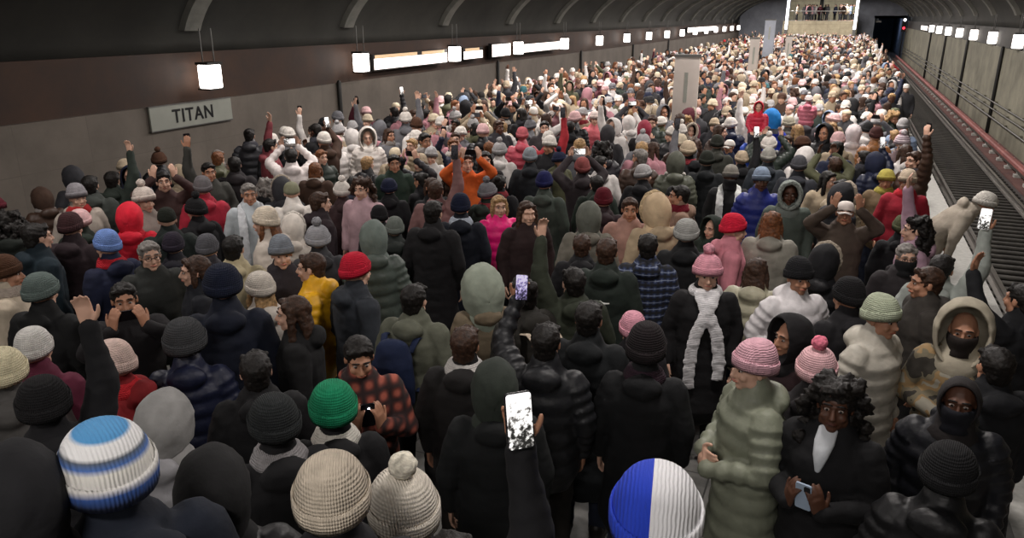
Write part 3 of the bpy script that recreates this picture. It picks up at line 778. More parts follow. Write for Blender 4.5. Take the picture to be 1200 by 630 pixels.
# track
def rail_mesh():
    g = G(); sec = [(-.07, 0), (.07, 0), (.07, .015), (.012, .03), (.012, .12), (.036, .135), (.036, .17), (-.036, .17), (-.036, .135), (-.012, .12), (-.012, .03), (-.07, .015)]
    g.rings([[V((x, -50, z)) for x, z in sec], [V((x, 75, z)) for x, z in sec]], True); return g.mesh('rail', mt_steel, False)
rm = rail_mesh()
for x, lb in ((2.84, 'steel running rail close beside the platform edge'), (4.275, 'steel running rail on the far side of the dark ties'),
              (-9.84, 'steel rail beside the left platform edge, behind the crowd'), (-11.275, 'steel rail nearest the left wall, behind the crowd')):
    tag(link('rail', rm, None, None, Matrix.Translation((x, 48, BED + .06))), lb, 'rail')
def tie(): g = G(); g.box(-1.02, 1.02, -.075, .075, 0, .06); return bake(g.mesh('sleeper', mt_tie, False), [('BEVEL', dict(width=.012, segments=1))])
for k in range(190):
    tag(link('sleeper', cached('tie', tie), None, None, Matrix.Translation((3.56, 5 + .36 * k, BED))), 'dark ribbed sleeper across the right hand track', 'sleeper', 'sleepers of the right track')
g = G()
for k in range(75): y = 73.4 + .36 * k; g.box(2.54, 4.58, y - .075, y + .075, BED, BED + .06)
tag(link('distant_sleepers', g.mesh('distant_sleepers', mt_tie, False)), 'far off dark sleepers of the right track near the tunnel', 'sleepers', kind='stuff')
g = G()
for k in range(150): y = 4 + .6 * k; g.box(-11.6, -9.5, y - .1, y + .1, BED, BED + .06)
tag(link('hidden_sleepers', g.mesh('hidden_sleepers', mt_tie, False)), 'dark sleepers of the left track behind the crowd', 'sleepers', kind='stuff')
t = root('third_rail', (4.98, 50, BED))
g = G(); sec = [(-.07, .30), (-.07, .39), (-.04, .43), (.07, .43), (.09, .39), (.09, .34), (.06, .40), (-.03, .40), (-.05, .30)]
g.rings([[V((x, -52, z)) for x, z in sec], [V((x, 49, z)) for x, z in sec]], True); link('cover', g.mesh('cover', mt_red, False), t)
g = G(); g.box(-.04, .04, -52, 49, .2, .32); link('conductor', g.mesh('conductor', mt_steel, False), t)
def br2(): g = G(); g.box(-.09, .09, -.12, .12, 0, .13); g.box(-.03, .03, -.05, .05, .13, .2); g.box(.09, .13, -.04, .04, .0, .4); return g.mesh('bracket', mt_edge, False)
for k in range(60): link('bracket', cached('tbr', br2), t, None, Matrix.Translation((0, -45 + 1.5 * k, 0)))
tag(t, 'third rail with a faded red cover along the right trackside wall', 'third rail')
g = G(); g.box(4.72, XR, YN, YF, BED, BED + .05); struct('trim_30', g, surf('reddish dust strip', '4a302c', '6a4640', 2, .95, .3))
# station name sign
t = root('station_sign', (XL + .05, 12.28, 1.52))
g = G(); g.box(-.02, .02, -1.12, 1.12, -.23, .23); link('panel', g.mesh('panel', mt_sign, False), t)
g = G(); g.box(-.03, .03, -1.14, 1.14, .23, .25); g.box(-.03, .03, -1.14, 1.14, -.25, -.23); link('frame', g.mesh('frame', mt_grey, False), t)
def text_mesh(s, size, mat, sx=.75):
    cu = bpy.data.curves.new('t', 'FONT'); cu.body = s; cu.size = size; cu.extrude = .004; cu.align_x = 'CENTER'; cu.align_y = 'CENTER'; cu.offset = .006; cu.space_character = 1.12
    o = bpy.data.objects.new('t', cu); C.objects.link(o); dg = bpy.context.evaluated_depsgraph_get(); dg.update()
    me = bpy.data.meshes.new_from_object(o.evaluated_get(dg), depsgraph=dg); bpy.data.objects.remove(o)
    for v in me.vertices: v.co.x *= sx
    me.materials.clear(); me.materials.append(mat); return me
mrot = Matrix(((0, 0, 1, 0), (1, 0, 0, 0), (0, 1, 0, 0), (0, 0, 0, 1)))
link('lettering', text_mesh('TITAN', .38, M['black'], .95), t, None, Matrix.Translation((.026, 0, -.01)) @ mrot)
tag(t, 'pale grey rectangular sign reading TITAN on the left wall', 'sign')
# information totems on the middle line of the platform
def totem(x, y, h, w, label, rz, c):
    t = root('information_totem', (x, y, 0), rad(rz))
    g = G(); g.box(-w / 2, w / 2, -.07, .07, .08, h - .05); link('panel', bake(g.mesh('panel', c, False), [('BEVEL', dict(width=.015, segments=2))]), t)
    g = G(); g.box(-w / 2 - .03, w / 2 + .03, -.1, .1, 0, .08); link('base', g.mesh('base', mt_grey, False), t)
    g = G(); g.box(-w / 2 - .015, w / 2 + .015, -.085, .085, h - .05, h); link('top_cap', g.mesh('top_cap', mt_grey, False), t)
    g = G(); g.box(-.035, .035, -.074, -.07, h - .95, h - .35); link('printed_band', g.mesh('printed_band', mt_sign, False), t)
    return tag(t, label, 'sign totem')
totem(-2.97, 16.0, 2.74, .5, 'tall beige upright information panel rising from the crowd, nearest one', 8, mt_totem)
totem(-3.2, 30.2, 2.75, .34, 'narrow pale upright panel in the middle distance of the crowd', 0, mt_totem)
totem(-3.7, 41.0, 3.35, .5, 'distant bluish upright panel before the bright hall', 0, mt_end)
totem(-2.75, 41.0, 2.6, .3, 'farthest small upright panel right of the bluish one', 0, mt_totem)
# far end: stairs to a bright upper hall between two dark tunnel mouths
g = G(); g.box(XL, -7.0, YF, YF + .5, 0, 6.9); g.box(.5, 2.3, YF, YF + .5, 0, 6.9); g.box(2.3, XR, YF, YF + .5, 3.3, 6.9); g.box(-7, .5, YF, YF + .5, 6.0, 6.9); g.box(-9.0, -7.0, YF, YF + .5, BED, 0); struct('wall_far', g, mt_end)
g = G(); g.box(2.2, 2.4, YF + .5, 130, BED, 3.4); g.box(XR, XR + .3, YF, 130, BED, 3.4); g.box(2.2, XR + .3, YF, 130, 3.3, 3.6); g.box(2.2, XR + .3, 129.8, 130, BED, 3.4); struct('wall_tunnel', g, mt_tun)
g = G(); g.box(-7, .5, 92, 92.3, 0, 3.06); struct('wall_landing', g, mt_mezz)
g = G(); g.box(-7, .5, 92.3, YF + .6, 2.86, 3.06); g.box(-10, 3, YF + .6, 112, 2.86, 3.06); struct('floor', g, mt_floor)
g = G(); g.box(-10, 3, 112, 112.3, 3, 7.5); struct('wall_hall', g, mt_mezz)
g = G(); g.box(-10, 3, YF, 112.3, 6.9, 7.2); struct('ceiling', g, mt_mezz)
for x, lb in ((-6.6, 'left bright vertical light column framing the far hall'), (.25, 'right bright vertical light column framing the far hall')):
    t = root('light_column', (x, 91.6, 0)); g = G(); g.box(-.16, .16, -.16, .16, 0, 6.2); link('column', g.mesh('column', mt_grey, False), t)
    g = G(); g.box(-.13, .13, -.19, -.16, 2.2, 6.1); link('light_strip', g.mesh('light_strip', mt_strip, False), t); tag(t, lb, 'column')
t = root('hall_column', (-3.6, 101.5, 3.06)); g = G(); g.tube([(0, 0, 0), (0, 0, 3.8)], [.22, .22], 16, cap=False); link('shaft', g.mesh('shaft', mt_grey), t); g = G(); g.box(-.32, .32, -.32, .32, 0, .12); link('base', g.mesh('base', mt_dark, False), t)
tag(t, 'dark round column in the middle of the far upper hall', 'column')
t = root('handrail', (-3.25, 92.15, 3.06)); g = G(); g.tube([(-3.6, 0, 1.0), (3.6, 0, 1.0)], [.04, .04], 8); link('rail_bar', g.mesh('rail_bar', mt_edge), t)
for k in range(9):
    g = G(); g.tube([(-3.6 + .9 * k, 0, 0), (-3.6 + .9 * k, 0, 1.0)], [.025, .025], 6); link('post', g.mesh('post', mt_grey), t)
tag(t, 'pale handrail along the far upper hall above the crowd', 'railing')
t = root('track_signal', (5.3, 98.5, BED)); g = G(); g.tube([(0, 0, 0), (0, 0, 3)], [.05, .05], 8); link('post', g.mesh('post', mt_dark), t)
g = G(); g.box(-.22, .22, -.1, .1, 2.95, 4.5); link('housing', g.mesh('housing', mt_dark, False), t)
g = G(); g.ell((0, -.12, 3.35), (.13, .05, .13)); link('red_light', g.mesh('red_light', mt_redl), t)
g = G(); g.ell((0, -.12, 4.2), (.15, .05, .15)); link('white_light', g.mesh('white_light', mt_strip), t)
tag(t, 'red and white track signal by the right tunnel mouth', 'signal')

# ceiling lights along the crown
def area(name, loc, sx, sy, p, c=(1, .93, .89), rot=(0, 0, 0)):
    l = bpy.data.lights.new(name, 'AREA'); l.shape = 'RECTANGLE'; l.size = sx; l.size_y = sy; l.energy = p; l.color = c
    o = bpy.data.objects.new(name, l); C.objects.link(o); o.location = loc; o.rotation_euler = rot; return o
for k in range(-3, 15):
    y = 15.4 + 5.6 * k
    for x in (-6.6, -.4):
        t = root('ceiling_light', (x, y, 5.35))
        def hs(): g = G(); g.box(-.6, .6, -.14, .14, 0, .08); g.box(-.5, -.47, -.02, .02, .08, .42); g.box(.47, .5, -.02, .02, .08, .42); return g.mesh('housing', mt_dark, False)
        def df(): g = G(); g.box(-.57, .57, -.11, .11, -.02, 0); return g.mesh('diffuser', M['lamp'], False)
        link('housing', cached('ch', hs), t); link('diffuser', cached('cf', df), t)
        tag(t, 'long tube light hung under the vault over the platform', 'ceiling light', 'tube lights over the platform')
        area('light', (x, y, 5.3), 1.1, .25, LP(y))
area('stair_light', (-3.2, -3.6, 4.9), 3.0, .6, STAIR, (1, .95, .9), (rad(62), 0, 0))
area('stair_light', (.6, -3.6, 4.9), 3.0, .6, STAIR, (1, .95, .9), (rad(62), 0, rad(10)))
pl = bpy.data.lights.new('tunnel_fill', 'POINT'); pl.energy = 160; pl.color = (.7, .8, 1); pl.shadow_soft_size = .2; po = bpy.data.objects.new('tunnel_fill', pl); C.objects.link(po); po.location = (3.9, 112, 2.6)  # added bluish fill, an unseen source that brightens the tunnel mouth
area('hall_light', (-3.25, 106, 6.8), 10, 8, 900, (1, 1, 1))
for y in (12.6, 18.2): 
    l = bpy.data.lights.new('lamp_light', 'POINT'); l.energy = 12; l.shadow_soft_size = .2; o = bpy.data.objects.new('lamp_light', l); C.objects.link(o); o.location = (XL + .75, y, 2.3)
w = bpy.data.worlds.new('world'); bpy.context.scene.world = w; w.use_nodes = True
w.node_tree.nodes['Background'].inputs[0].default_value = (.5, .52, .56, 1); w.node_tree.nodes['Background'].inputs[1].default_value = .05
# ------------------------------------------------------------------ the crowd
SK = dict(p='c9a08a', m='ab7c62', d='553627'); HR = dict(k='16120f', b='3c281c', l='a08058', g='7a7570', r='6e4428')
BLK, NAVY, OLIVE, GREY = '141417', '171b2b', '2c3028', '5c5c5e'
# px, py of the head | facing (0 back to viewer, 90 photo's right, 180 to viewer) | pose | hat | hat colour | coat kind | coat colour | skin | hair | extras | label
P = '''
127 560|-10|down|chunky|striped blue and white knit|jacket|161c28|p|k|s:1.06 hx:1.02|person at the bottom left in a striped sky blue and white knitted hat
22 588|5|down|hood|18181b|puffer|131316|p|k|hx:.86 s:.98|person in a black hooded jacket at the bottom left corner, left of the striped hat
53 478|5|right_high|chunky|131214|jacket|131316|p|k||person in a plain black beanie raising a black sleeved arm beside a cream hat
6 440|10|down|chunky|cfc6a6|jacket|4c4a48|p|b||person at the left edge in a cream beanie with a folded band
42 412|30|down|beanie|cfcdc8|jacket|5e2438|p|b||person in a tilted white hat just behind the cream beanie at the left edge
50 344|40|down|chunky|5d6a66|parka_long|141516|p|k||person in a ribbed grey green beanie and black coat turned to the photo's right
8 322|100|down|beanie|4a3020|jacket|b8ab98|m|b|face scarf:a89c90|person at the left edge in a brown beanie and pale scarf looking right
45 278|70|down|short||jacket|16242c|p|k|face|dark haired person in a dark teal coat looking right near the left wall
84 268|30|down|beanie|3a2224|jacket|2b2024|p|b||person in a dark maroon beanie beside the light blue beanie
91 232|160|down|beanie|8d8a8e|jacket|a49a90|p|b|face scarf:b02a2c|person in a pale grey beanie and red scarf nearest the left wall
152 256|10|down|hood|d21f34|jacket|c01c30|p|k||person in a bright red hood seen from behind near the left wall
170 236|150|down|pombeanie|cfc2b8|jacket|8a7f78|p|b|face|person in a cream bobble hat just behind the red hood
126 290|-30|down|beanie|6f8cc8|jacket|1c2138|p|b|scarf:b0202c|person in a light blue beanie with a red scarf under it
176 300|170|down|short||parka|2a2c2a|p|g|face glasses|grey haired person wearing glasses and a dark coat, facing the viewer
146 352|180|face|short||jacket|1d1b1d|m|k|face|dark haired person filming with a phone held sideways before the eyes
228 318|-90|down|bob||jacket|1a1c22|p|b|face|brown haired person in profile looking left, in front of the glasses wearer
262 338|5|down|chunky|151b2e|parka_long|151a28|p|k||tall person in a navy beanie and long navy coat seen from behind
204 290|10|down|beanie|2a2430|jacket|1d1c24|p|k||person in a dark purple beanie right of the glasses wearer
244 293|20|down|beanie|55555a|jacket|3b3940|p|k||person in a small dark grey beanie left of the beige coat
274 292|15|down|short||parka|b8ac8c|p|k||black haired person in a pale beige coat seen from behind
305 340|-20|down|chunky+hair|d0c8bd|jacket|cac2b8|p|l||person with long blond hair under a white knitted hat
343 368|-80|down|long||parka_long|131314|p|b|face|young person with dark shoulder length hair in profile, black coat
330 298|175|down|beanie|7a8088|jacket|2b262a|p|b|face|person in a blue grey beanie looking down, left of the yellow coat
364 314|-75|down|short||puffer|e0a81c|p|b|face big:1.03|brown haired person in a bright yellow hooded jacket looking left
373 283|0|down|pombeanie|9a9a9e|jacket|39393c|p|k|pom:8e8e92|person in a light grey bobble hat directly behind the yellow jacket
343 268|10|down|furhood|d6cec4|puffer|cfc6bc|p|b|fur:ddd6cc|person in a fluffy cream hood above the blue grey beanie
311 262|-70|down|beanie+hair|ddd0bd|jacket|c9bfb4|p|r|face|auburn haired person in a ribbed cream beanie looking left
418 320|60|down|beanie|c01c34|jacket|2c3036|p|b||person in a crimson beanie turned right, behind the hooded olive coat
486 352|25|down|short||parka|5d5f52|p|k||man with cropped dark hair in an olive grey coat carrying a navy backpack
218 404|10|down|chunky|3a3b3d|puffer_long|1b2036|p|k|hx:1.2|person in a charcoal beanie and navy quilted jacket with its hood down
132 430|-60|down|beanie|d8beb4|jacket|7e1c20|p|b|scarf:b8242c|person in a pinkish cream beanie and red scarf below the filming person
192 497|30|down|hood|8f8e8c|puffer|88878a|p|k||person in a pale grey quilted hood behind the striped knitted hat
391 482|0|down|chunky|158058|jacket|161618|p|k|hx:1.15 scarf:d0ccc2|person in a bright green beanie with a white collar
322 500|-10|down|chunky|232627|jacket|151517|p|k|scarf:8e8b8c|person in a black beanie with a grey collar left of the green beanie
390 588|5|down|chunky|c4b8a6|jacket|1a1a1e|p|k|hx:.98|person in a ribbed beige beanie at the bottom edge
472 602|-15|down|pombeanie|dcd4c6|parka|1c1c20|p|k|pom:e6e0ce hx:1.25|person in a chunky cream hat with a large cream pompom, bottom edge
250 580|5|down|hood|19191a|puffer|141416|p|k|hx:.92|person in a large black hood between the striped hat and the beige beanie
421 420|175|front|short||jacket|red tartan wool|m|k|face|person in a red tartan coat holding up a phone with its torch on
580 458|0|down|hood|2c322c|parka_long|17191a|p|k||person in a tall dark green hood left of the lit phone screen
566 342|-15|down|bighood|8c9486|parka|6e6250|p|k|hx:1.15|person in a large pale sage hood behind the cream backpack
612 346|-40|down|bun||jacket|25231f|p|k|face|dark haired person with a small bun wearing a cream backpack
640 402|10|left_up|short||puffer|1c1d20|m|k||person in a shiny black quilted jacket filming with a violet lit phone
508 250|20|down|short||parka_long|161517|p|k||person with short dark hair in a black coat, left of the navy beanie
540 244|5|down|beanie|141a30|parka_long|141822|p|k|scarf:a8b0bc|person in a navy beanie and broad black coat left of the hot pink jacket
585 242|165|down|bob||puffer|e81878|p|l|face|fair haired person in a hot pink quilted jacket facing the viewer
618 250|160|down|long||jacket|2a1c1c|p|b||person with long brown hair right behind the hot pink jacket
638 216|10|down|beanie|1c2050|parka_long|39413a|p|k||tall person in an indigo beanie and dark green coat seen from behind
547 192|170|both_up|short||jacket|d8642c|p|b|face|person in an orange jacket raising both hands with a phone
569 188|175|down|long||jacket|1d1a1c|p|k|face|person with long dark hair framing the face right of the orange jacket
462 192|175|down|short||jacket|24332a|m|k|face|man in a dark green coat facing the viewer, left of the raised arms
431 162|178|down|bighood|d9d2ca|puffer|d4cdc6|p|g|face|person facing the viewer inside a very large white hood
401 226|-10|down|pombeanie|ddd6ce|jacket|3a2a2c|p|k||person in a white bobble hat left of a pink faced curly head
424 222|-150|down|curly||jacket|b89aa0|p|b|face|person with curly brown hair and rosy face right of the white bobble hat
376 238|70|down|short||jacket|2a2024|p|b|face|brown haired man in profile looking right by the white coat
463 270|0|down|beanie|6a706a|parka|2b302e|p|k||person in a grey knit beanie seen from behind above the crimson beanie
438 280|0|down|hood|66706a|puffer|4b544e|p|k||person in a small grey green hood beside the grey knit beanie
511 224|10|right_high|short||jacket|7a5a58|m|b||brown haired person reaching one arm up, dusty brown sleeve
292 228|175|down|short||jacket|b9c0c4|m|g|face hanging:dfe2e6|grey haired man facing the viewer with a long white scarf
342 226|0|down|cap|7f7f68|puffer|d8d2ca|p|k||person in an olive cap and white jacket seen from behind
318 172|75|left_high|short||jacket|7a3a40|p|k|face|man in a maroon coat raised above the others, looking right along the wall
341 184|0|both_up|short||puffer|d8cfcc|p|k||dark haired person in a white jacket lifting both arms by the left wall
275 194|0|down|short||jacket|262224|p|k||short dark haired person standing right before the left wall
245 202|170|right_high|short||jacket|3c3c38|m|k|face|person by the left wall stretching a phone high below the station sign
192 214|178|both_up|bun||jacket|43302e|p|k|face|person by the left wall holding both hands high, left of the station sign
132 212|20|right_high|short||jacket|2c342e|p|k||person in a dark green coat reaching a hand up above the cream bobble hat
106 218|10|down|short||jacket|3b403c|p|k||dark haired person right of the pale grey beanie by the left wall
10 262|10|down|curly||jacket|1c211d|p|k||person with bushy dark hair at the left edge by the wall
238 222|0|down|beanie|6c686a|jacket|a3283a|p|k|scarf:a3283a|person in a grey beanie with a dark red collar near the left wall
196 258|0|down|tight|1c2019|jacket|1a2220|p|k||person in a blackish green cap right of the red hood
707 236|0|down|beanie|5a1420|jacket|2d2024|p|k||person in a wine red beanie right of the dark green coat
690 256|0|down|hood|5a5c54|parka|6e6a60|p|k||person in a dull grey hood with a beige coat under the wine red beanie
711 296|5|down|short||parka_long|222a25|m|b|mark|broad person with short brown hair in a dark green coat with a white mark
672 332|-15|left_high|short||parka|2e3328|p|k||person in an olive coat raising a bare hand, left of the broad green back
759 290|0|down|short||jacket|blue plaid flannel|m|k||dark haired person in a blue and white plaid shirt
804 276|0|down|chunky|a0a09c|parka|18191b|p|k||person in a light grey beanie and black jacket, left of the red hat
828 190|0|down|beanie|23261f|parka_long|15181a|p|k|big:1.08|tall broad person in a black coat and dark beanie left of the white scarf
856 208|178|down|beanie|7c7870|parka_long|1d1d1e|d|k|mask:1c1c1e hanging:e2e4e0|person in black with a long white scarf hanging over both shoulders
892 212|170|down|beanie|7f8ea2|puffer|222c74|d|k|face|person in a blue grey beanie and royal blue jacket facing the viewer
860 270|80|down|beanie|d4203c|jacket|c8808c|p|b|face|person in a scarlet beanie turned right behind the pink bobble hat
829 322|172|down|pombeanie|d896a4|parka_long|151416|p|b|face tails:e4e2e4|smiling person in a pink bobble hat and long white knitted scarf
886 318|5|down|long||puffer|a8a48e|p|b|big:1.04|person with long brown hair in a beige hooded quilted coat
936 326|150|pocket|beanie|17171a|puffer|d9d5d6|m|k|face|person in a black beanie and bright white quilted jacket looking down
926 396|-130|down|hood|1b1a1c|parka|241316|m|k|face|person in a black hood half hidden behind the pink beanie
882 432|-115|fold|beanie|d9a8b4|puffer_long|7d8170|p|k|face|young person in a pale pink beanie and sage green padded coat, looking left
956 436|0|down|pombeanie|dcb0b4|jacket|232022|p|k|pom:e0788e|person in a pale pink hat with a bright pink pompom
1033 374|120|down|beanie|a8b098|puffer_long|b3aea2|m|k|face|person in a pale green beanie and cream padded coat looking down to the right
979 476|-165|low_front|curly||jacket|141416|d|k|hx:1.08 face tee:c8ccd0|man with long curly black hair in a black jacket looking at his phone
1124 470|178|down|scarfwrap|1e1a1a|puffer|17181d|d|k|face mask:14151c|person in a dark headscarf with a black cloth over nose and mouth
1129 388|178|fold|bighood|a8a08e|parka|camouflage cloth|m|k|hx:1.12 mask:2a2422 face|person in camouflage with a large beige hood and covered face
1084 332|-110|down|short||jacket|37332f|m|b|face|dark haired man looking left with dark stand up collar
1062 302|165|down|short||jacket|2a2628|p|g|face glasses mask:141416|balding person in glasses with a black mask behind the collared man
1072 270|-100|right_high|curly||jacket|b090a0|p|k|face|curly dark haired person lifting a mauve sleeved arm towards the track
1103 316|10|right_high|short||parka|9aa09a|m|k||person raising a pale grey sleeved arm with something white in the hand
1154 240|85|lean|chunky|c8c4bc|jacket|a59c8e|m|k|face|person in a pale beanie leaning out over the platform edge
1196 352|-60|left_up|short||parka|141518|m|k||person in black at the right edge raising a hand by the track
1110 558|0|down|chunky|151517|puffer|121214|p|k||person in a round black hat in front of the masked headscarf wearer
757 412|5|down|beanie|1c1618|parka_long|121315|p|k|hx:1.22 scarf:30202a|tall person in a black beanie and long black coat, in the open middle
741 388|-10|down|beanie|dc9cac|jacket|2a282c|p|k||person in a pink beanie partly behind the long black coat
768 612|0|down|chunky|royal blue and white knit|jacket|1a1a20|p|k|s:1.12 hx:1.2|person at the bottom edge in a half royal blue half white hat
993 350|-40|down|beanie|141315|parka|18171a|m|k||person in a black beanie between the white jacket and the pale green beanie
1038 212|178|down|chunky|b0a452|jacket|6b5a44|m|k|face scarf:a89c4c|person in a mustard yellow knit hat facing the viewer
1063 214|178|down|beanie|bfae98|jacket|8c1c2c|m|k|face scarf:b0222e|person in a beige beanie and red scarf beside the mustard hat
1057 170|178|down|pombeanie|striped grey and pink knit|jacket|6a5a5c|p|b|face pom:ded6da|child size face in a pink and grey striped bobble hat
1000 158|0|down|furhood|cabfc0|puffer|c9c0be|p|b|fur:d6ccca|person in a fluffy pale pink hood left of a brown jacket
1026 160|-20|down|beanie|4a2c2a|puffer|8a5c34|p|b||person in a maroon beanie and mustard brown jacket
1018 122|0|down|short||parka|22201f|p|k||person in a wide dark coat right of the pink bobble hat child
936 196|5|down|beanie|48484c|parka_long|2a2c32|p|k|big:1.05|tall person in a slate grey coat right under the pink jacketed child
900 186|0|down|beanie|9a9890|parka_long|2b3036|p|k||broad person in a dark blue grey coat with pale beanie
924 146|0|down|chunky|a8a290|jacket|55534e|p|k||person in a beige beanie between the two lifted children
990 250|178|both_up|cap|d8cfc8|jacket|4b4038|m|k|face|man in a white cap with both arms raised, filming towards the viewer
925 228|175|down|furhood|6a716c|parka|4c544e|d|k|face fur:8d948e|person in a grey green fur edged hood facing the viewer
904 262|0|down|long||parka|8f8c82|p|r||person with long auburn hair right of the royal blue jacket
770 248|-20|down|furhood|c0a888|parka|a8957a|p|b|fur:c8b08c|person in a sandy hood with wide tan fur
795 230|-100|down|short||jacket|8a7060|m|k|face scarf:6e1626|man with a dark red scarf looking left over the sandy fur
738 246|178|down|short||jacket|a07c70|m|b|face|brown haired person facing the viewer left of the sandy hood
682 198|-10|both_up|beanie|8a4a48|jacket|2b2427|p|b||person in a brick coloured beanie lifting both hands, dark jacket
621 186|0|down|beanie|8a9298|parka_long|1b1e22|p|k||person in a silvery beanie with a broad black coat
638 150|178|down|short||jacket|3a3638|p|k|face|dark haired man facing the viewer behind the silvery beanie
668 150|0|down|short||parka_long|15161a|p|k|big:1.06|tall person in a wide black coat, left one of two black backs
712 158|5|down|hood|2e2c2f|parka_long|2c2b2e|p|k|big:1.05|tall person in a hooded charcoal coat, right of the wide black coat
755 152|0|down|hood|8c3040|jacket|1b181a|p|k||person in a black jacket with a dark red hood
612 160|0|down|beanie|c0646c|puffer|b04a58|p|b||person in a coral pink quilted jacket, in the middle distance
697 140|178|down|beanie|e0cfc8|puffer|c86068|p|b|face|person in a salmon jacket and pale hat facing the viewer
655 130|178|down|beanie|e8d8d2|puffer|5a3036|p|b|face|person in a white hat and maroon jacket facing the viewer
792 192|0|down|hood|4c4e44|puffer|55584c|p|k|hanging:d8d4cc|person in a dull olive hood edged by a white strip
888 158|178|down|short||puffer|2f4fb0|p|b||person in a blue jacket carrying a small child in a red hood
945 140|0|down|short||jacket|3a383c|p|k||dark haired person carrying the pink jacketed child on the shoulders
840 170|0|down|beanie|2a2c26|parka|34352f|p|k||person in an olive black beanie just behind the tall broad black coat
300 436|0|down|short||jacket|141416|p|k||person with short dark hair in black right of the charcoal beanie
545 405|10|down|short||parka|1d1b1b|m|b|scarf:c8c4c0|person behind the dark green hood with a white scarf
690 375|10|down|short||parka_long|15181a|m|k||dark coated person just in front of the broad dark green coat
1165 430|-30|down|short||parka_long|17181b|m|k||dark haired person in black behind the masked headscarf wearer, right side
'''
LIST = []
for ln in P.strip().splitlines():
    f = ln.split('|'); px, py = map(float, f[0].split()); LIST.append((px, py, float(f[1])) + tuple(f[2:]))
PH = {   # label fragment -> phone for the person whose label holds it
 'before the eyes': dict(label='dark phone held sideways in front of the filming person', screen='phone picture dark'),
 'torch on': dict(label='phone with its bright white torch shining at the viewer', screen='phone picture dark', flash=True),
 'violet lit phone': dict(label='phone with a violet lit screen held by the shiny black jacket', screen='phone picture violet'),
 'looking at his phone': dict(label='phone held in front of the curly haired man', casec='9fb0c4', screen='phone picture blue'),
 'raising both hands with a phone': dict(label='dark phone raised over the orange jacket', screen='phone picture dark'),
 'below the station sign': dict(label='phone stretched high below the station sign', screen='phone picture dark'),
 'white jacket lifting both arms': dict(label='phone lifted by the person in the white jacket by the wall', screen='phone picture bright'),
 'something white in the hand': dict(label='white phone held in the pale grey sleeved hand', casec='d8d8d8', screen='phone picture bright'),
 'one arm up, dusty': dict(label='dark phone held up in the dusty brown sleeved hand', screen='phone picture dark'),
 'brick coloured beanie': dict(label='phone held up over the brick coloured beanie', screen='phone picture bright'),
}
HANDM = {}
def put(px, py, ang, pn, hat, hatc, kind, coatc, sk, hr, ex, label, lod=None, group=None, hz=1.6, z0=None, sc=None, cat='person'):
    for e in ex.split():
        if e.startswith('big:'): sc = float(e[4:])
    sc = sc or 1.0
    hl = head_matrix(pn).translation * sc
    off = V((0, 0, 0))
    p, z = solve(px, py, hl.z, z0)
    for _ in range(4):
        az = math.atan2(-(p.x), p.y) if p.y else 0      # turn of a person who looks straight away from the viewer
        rz = az - rad(ang)
        off = Matrix.Rotation(rz, 3, 'Z') @ V((hl.x, hl.y, 0))
        base = p - off
    x, y = base.x, base.y
    d = math.hypot(x, y)
    if lod is None: lod = 0 if d < 8.5 else (1 if d < 22 else 2)
    ph = None
    for k, v in PH.items():
        if k in label: ph = v
    trc = random.choice(['1a1a20', '1c2230', '24211e', '2a3040', '151516'])
    return person((x, y, z), rz, sc, pn, hat, hatc or None, kind, coatc, SK[sk], HR[hr], label, lod, ex, group, ph, trc, cat), d
LANDS = []
def spread():
    n = len(LIST); S = [1.0] * n; D = []
    for e in LIST: D.append(ray(e[0], e[1]))
    HZ = [head_matrix(e[3]).translation.z for e in LIST]
    def pos(i, s):
        hz = HZ[i] * s
        p, z = solve(LIST[i][0], LIST[i][1], hz); return (p.x, p.y)
    opts = [round(.86 + .02 * k, 2) for k in range(13)]
    pin = [next((float(t[2:]) for t in e[10].split() if t.startswith('s:')), None) for e in LIST]
    oi = [[pin[i]] if pin[i] else [s for s in opts if (.98 <= s <= 1.04 if LIST[i][1] > 395 else s >= .9)] for i in range(n)]
    tab = [{s: pos(i, s) for s in sorted(set(opts + oi[i] + [1.0]))} for i in range(n)]
    cur = [tab[i][1.0] for i in range(n)]
    for it in range(14):
        for i in range(n):
            if 'big:' in LIST[i][10] and it: pass
            best = None
            for s in oi[i]:
                x, y = tab[i][s]; c = ((s - 1.0) * 2.2) ** 2
                for j in range(n):
                    if j != i:
                        d = math.hypot(x - cur[j][0], y - cur[j][1])
                        if d < .46: c += (1 - d / .46) ** 2 * 4
                if best is None or c < best[0]: best = (c, s)
            S[i] = best[1]; cur[i] = tab[i][best[1]]
    return S
SPREAD = spread()
for e, s_ in zip(LIST, SPREAD):
    (rt, mw), d = put(e[0], e[1], e[2], e[3], e[4], e[5], e[6], e[7], e[8], e[9], e[10].replace('big:', 'was:'), e[11], sc=s_)
    HANDM[e[11]] = mw
    LANDS.append((rt.location.x, rt.location.y, e[11]))
def mw_of(frag): return next(v for k, v in HANDM.items() if frag in k)
# backpacks
backpack(mw_of('carrying a navy backpack') @ Matrix.Translation((-.04, -.27, 1.16)), '15203c', 'navy backpack on the back of the olive grey coat')
backpack(mw_of('wearing a cream backpack') @ Matrix.Translation((0, -.27, 1.20)), 'c8b8a4', 'cream backpack below the dark bun, beside the sage hood', .85)
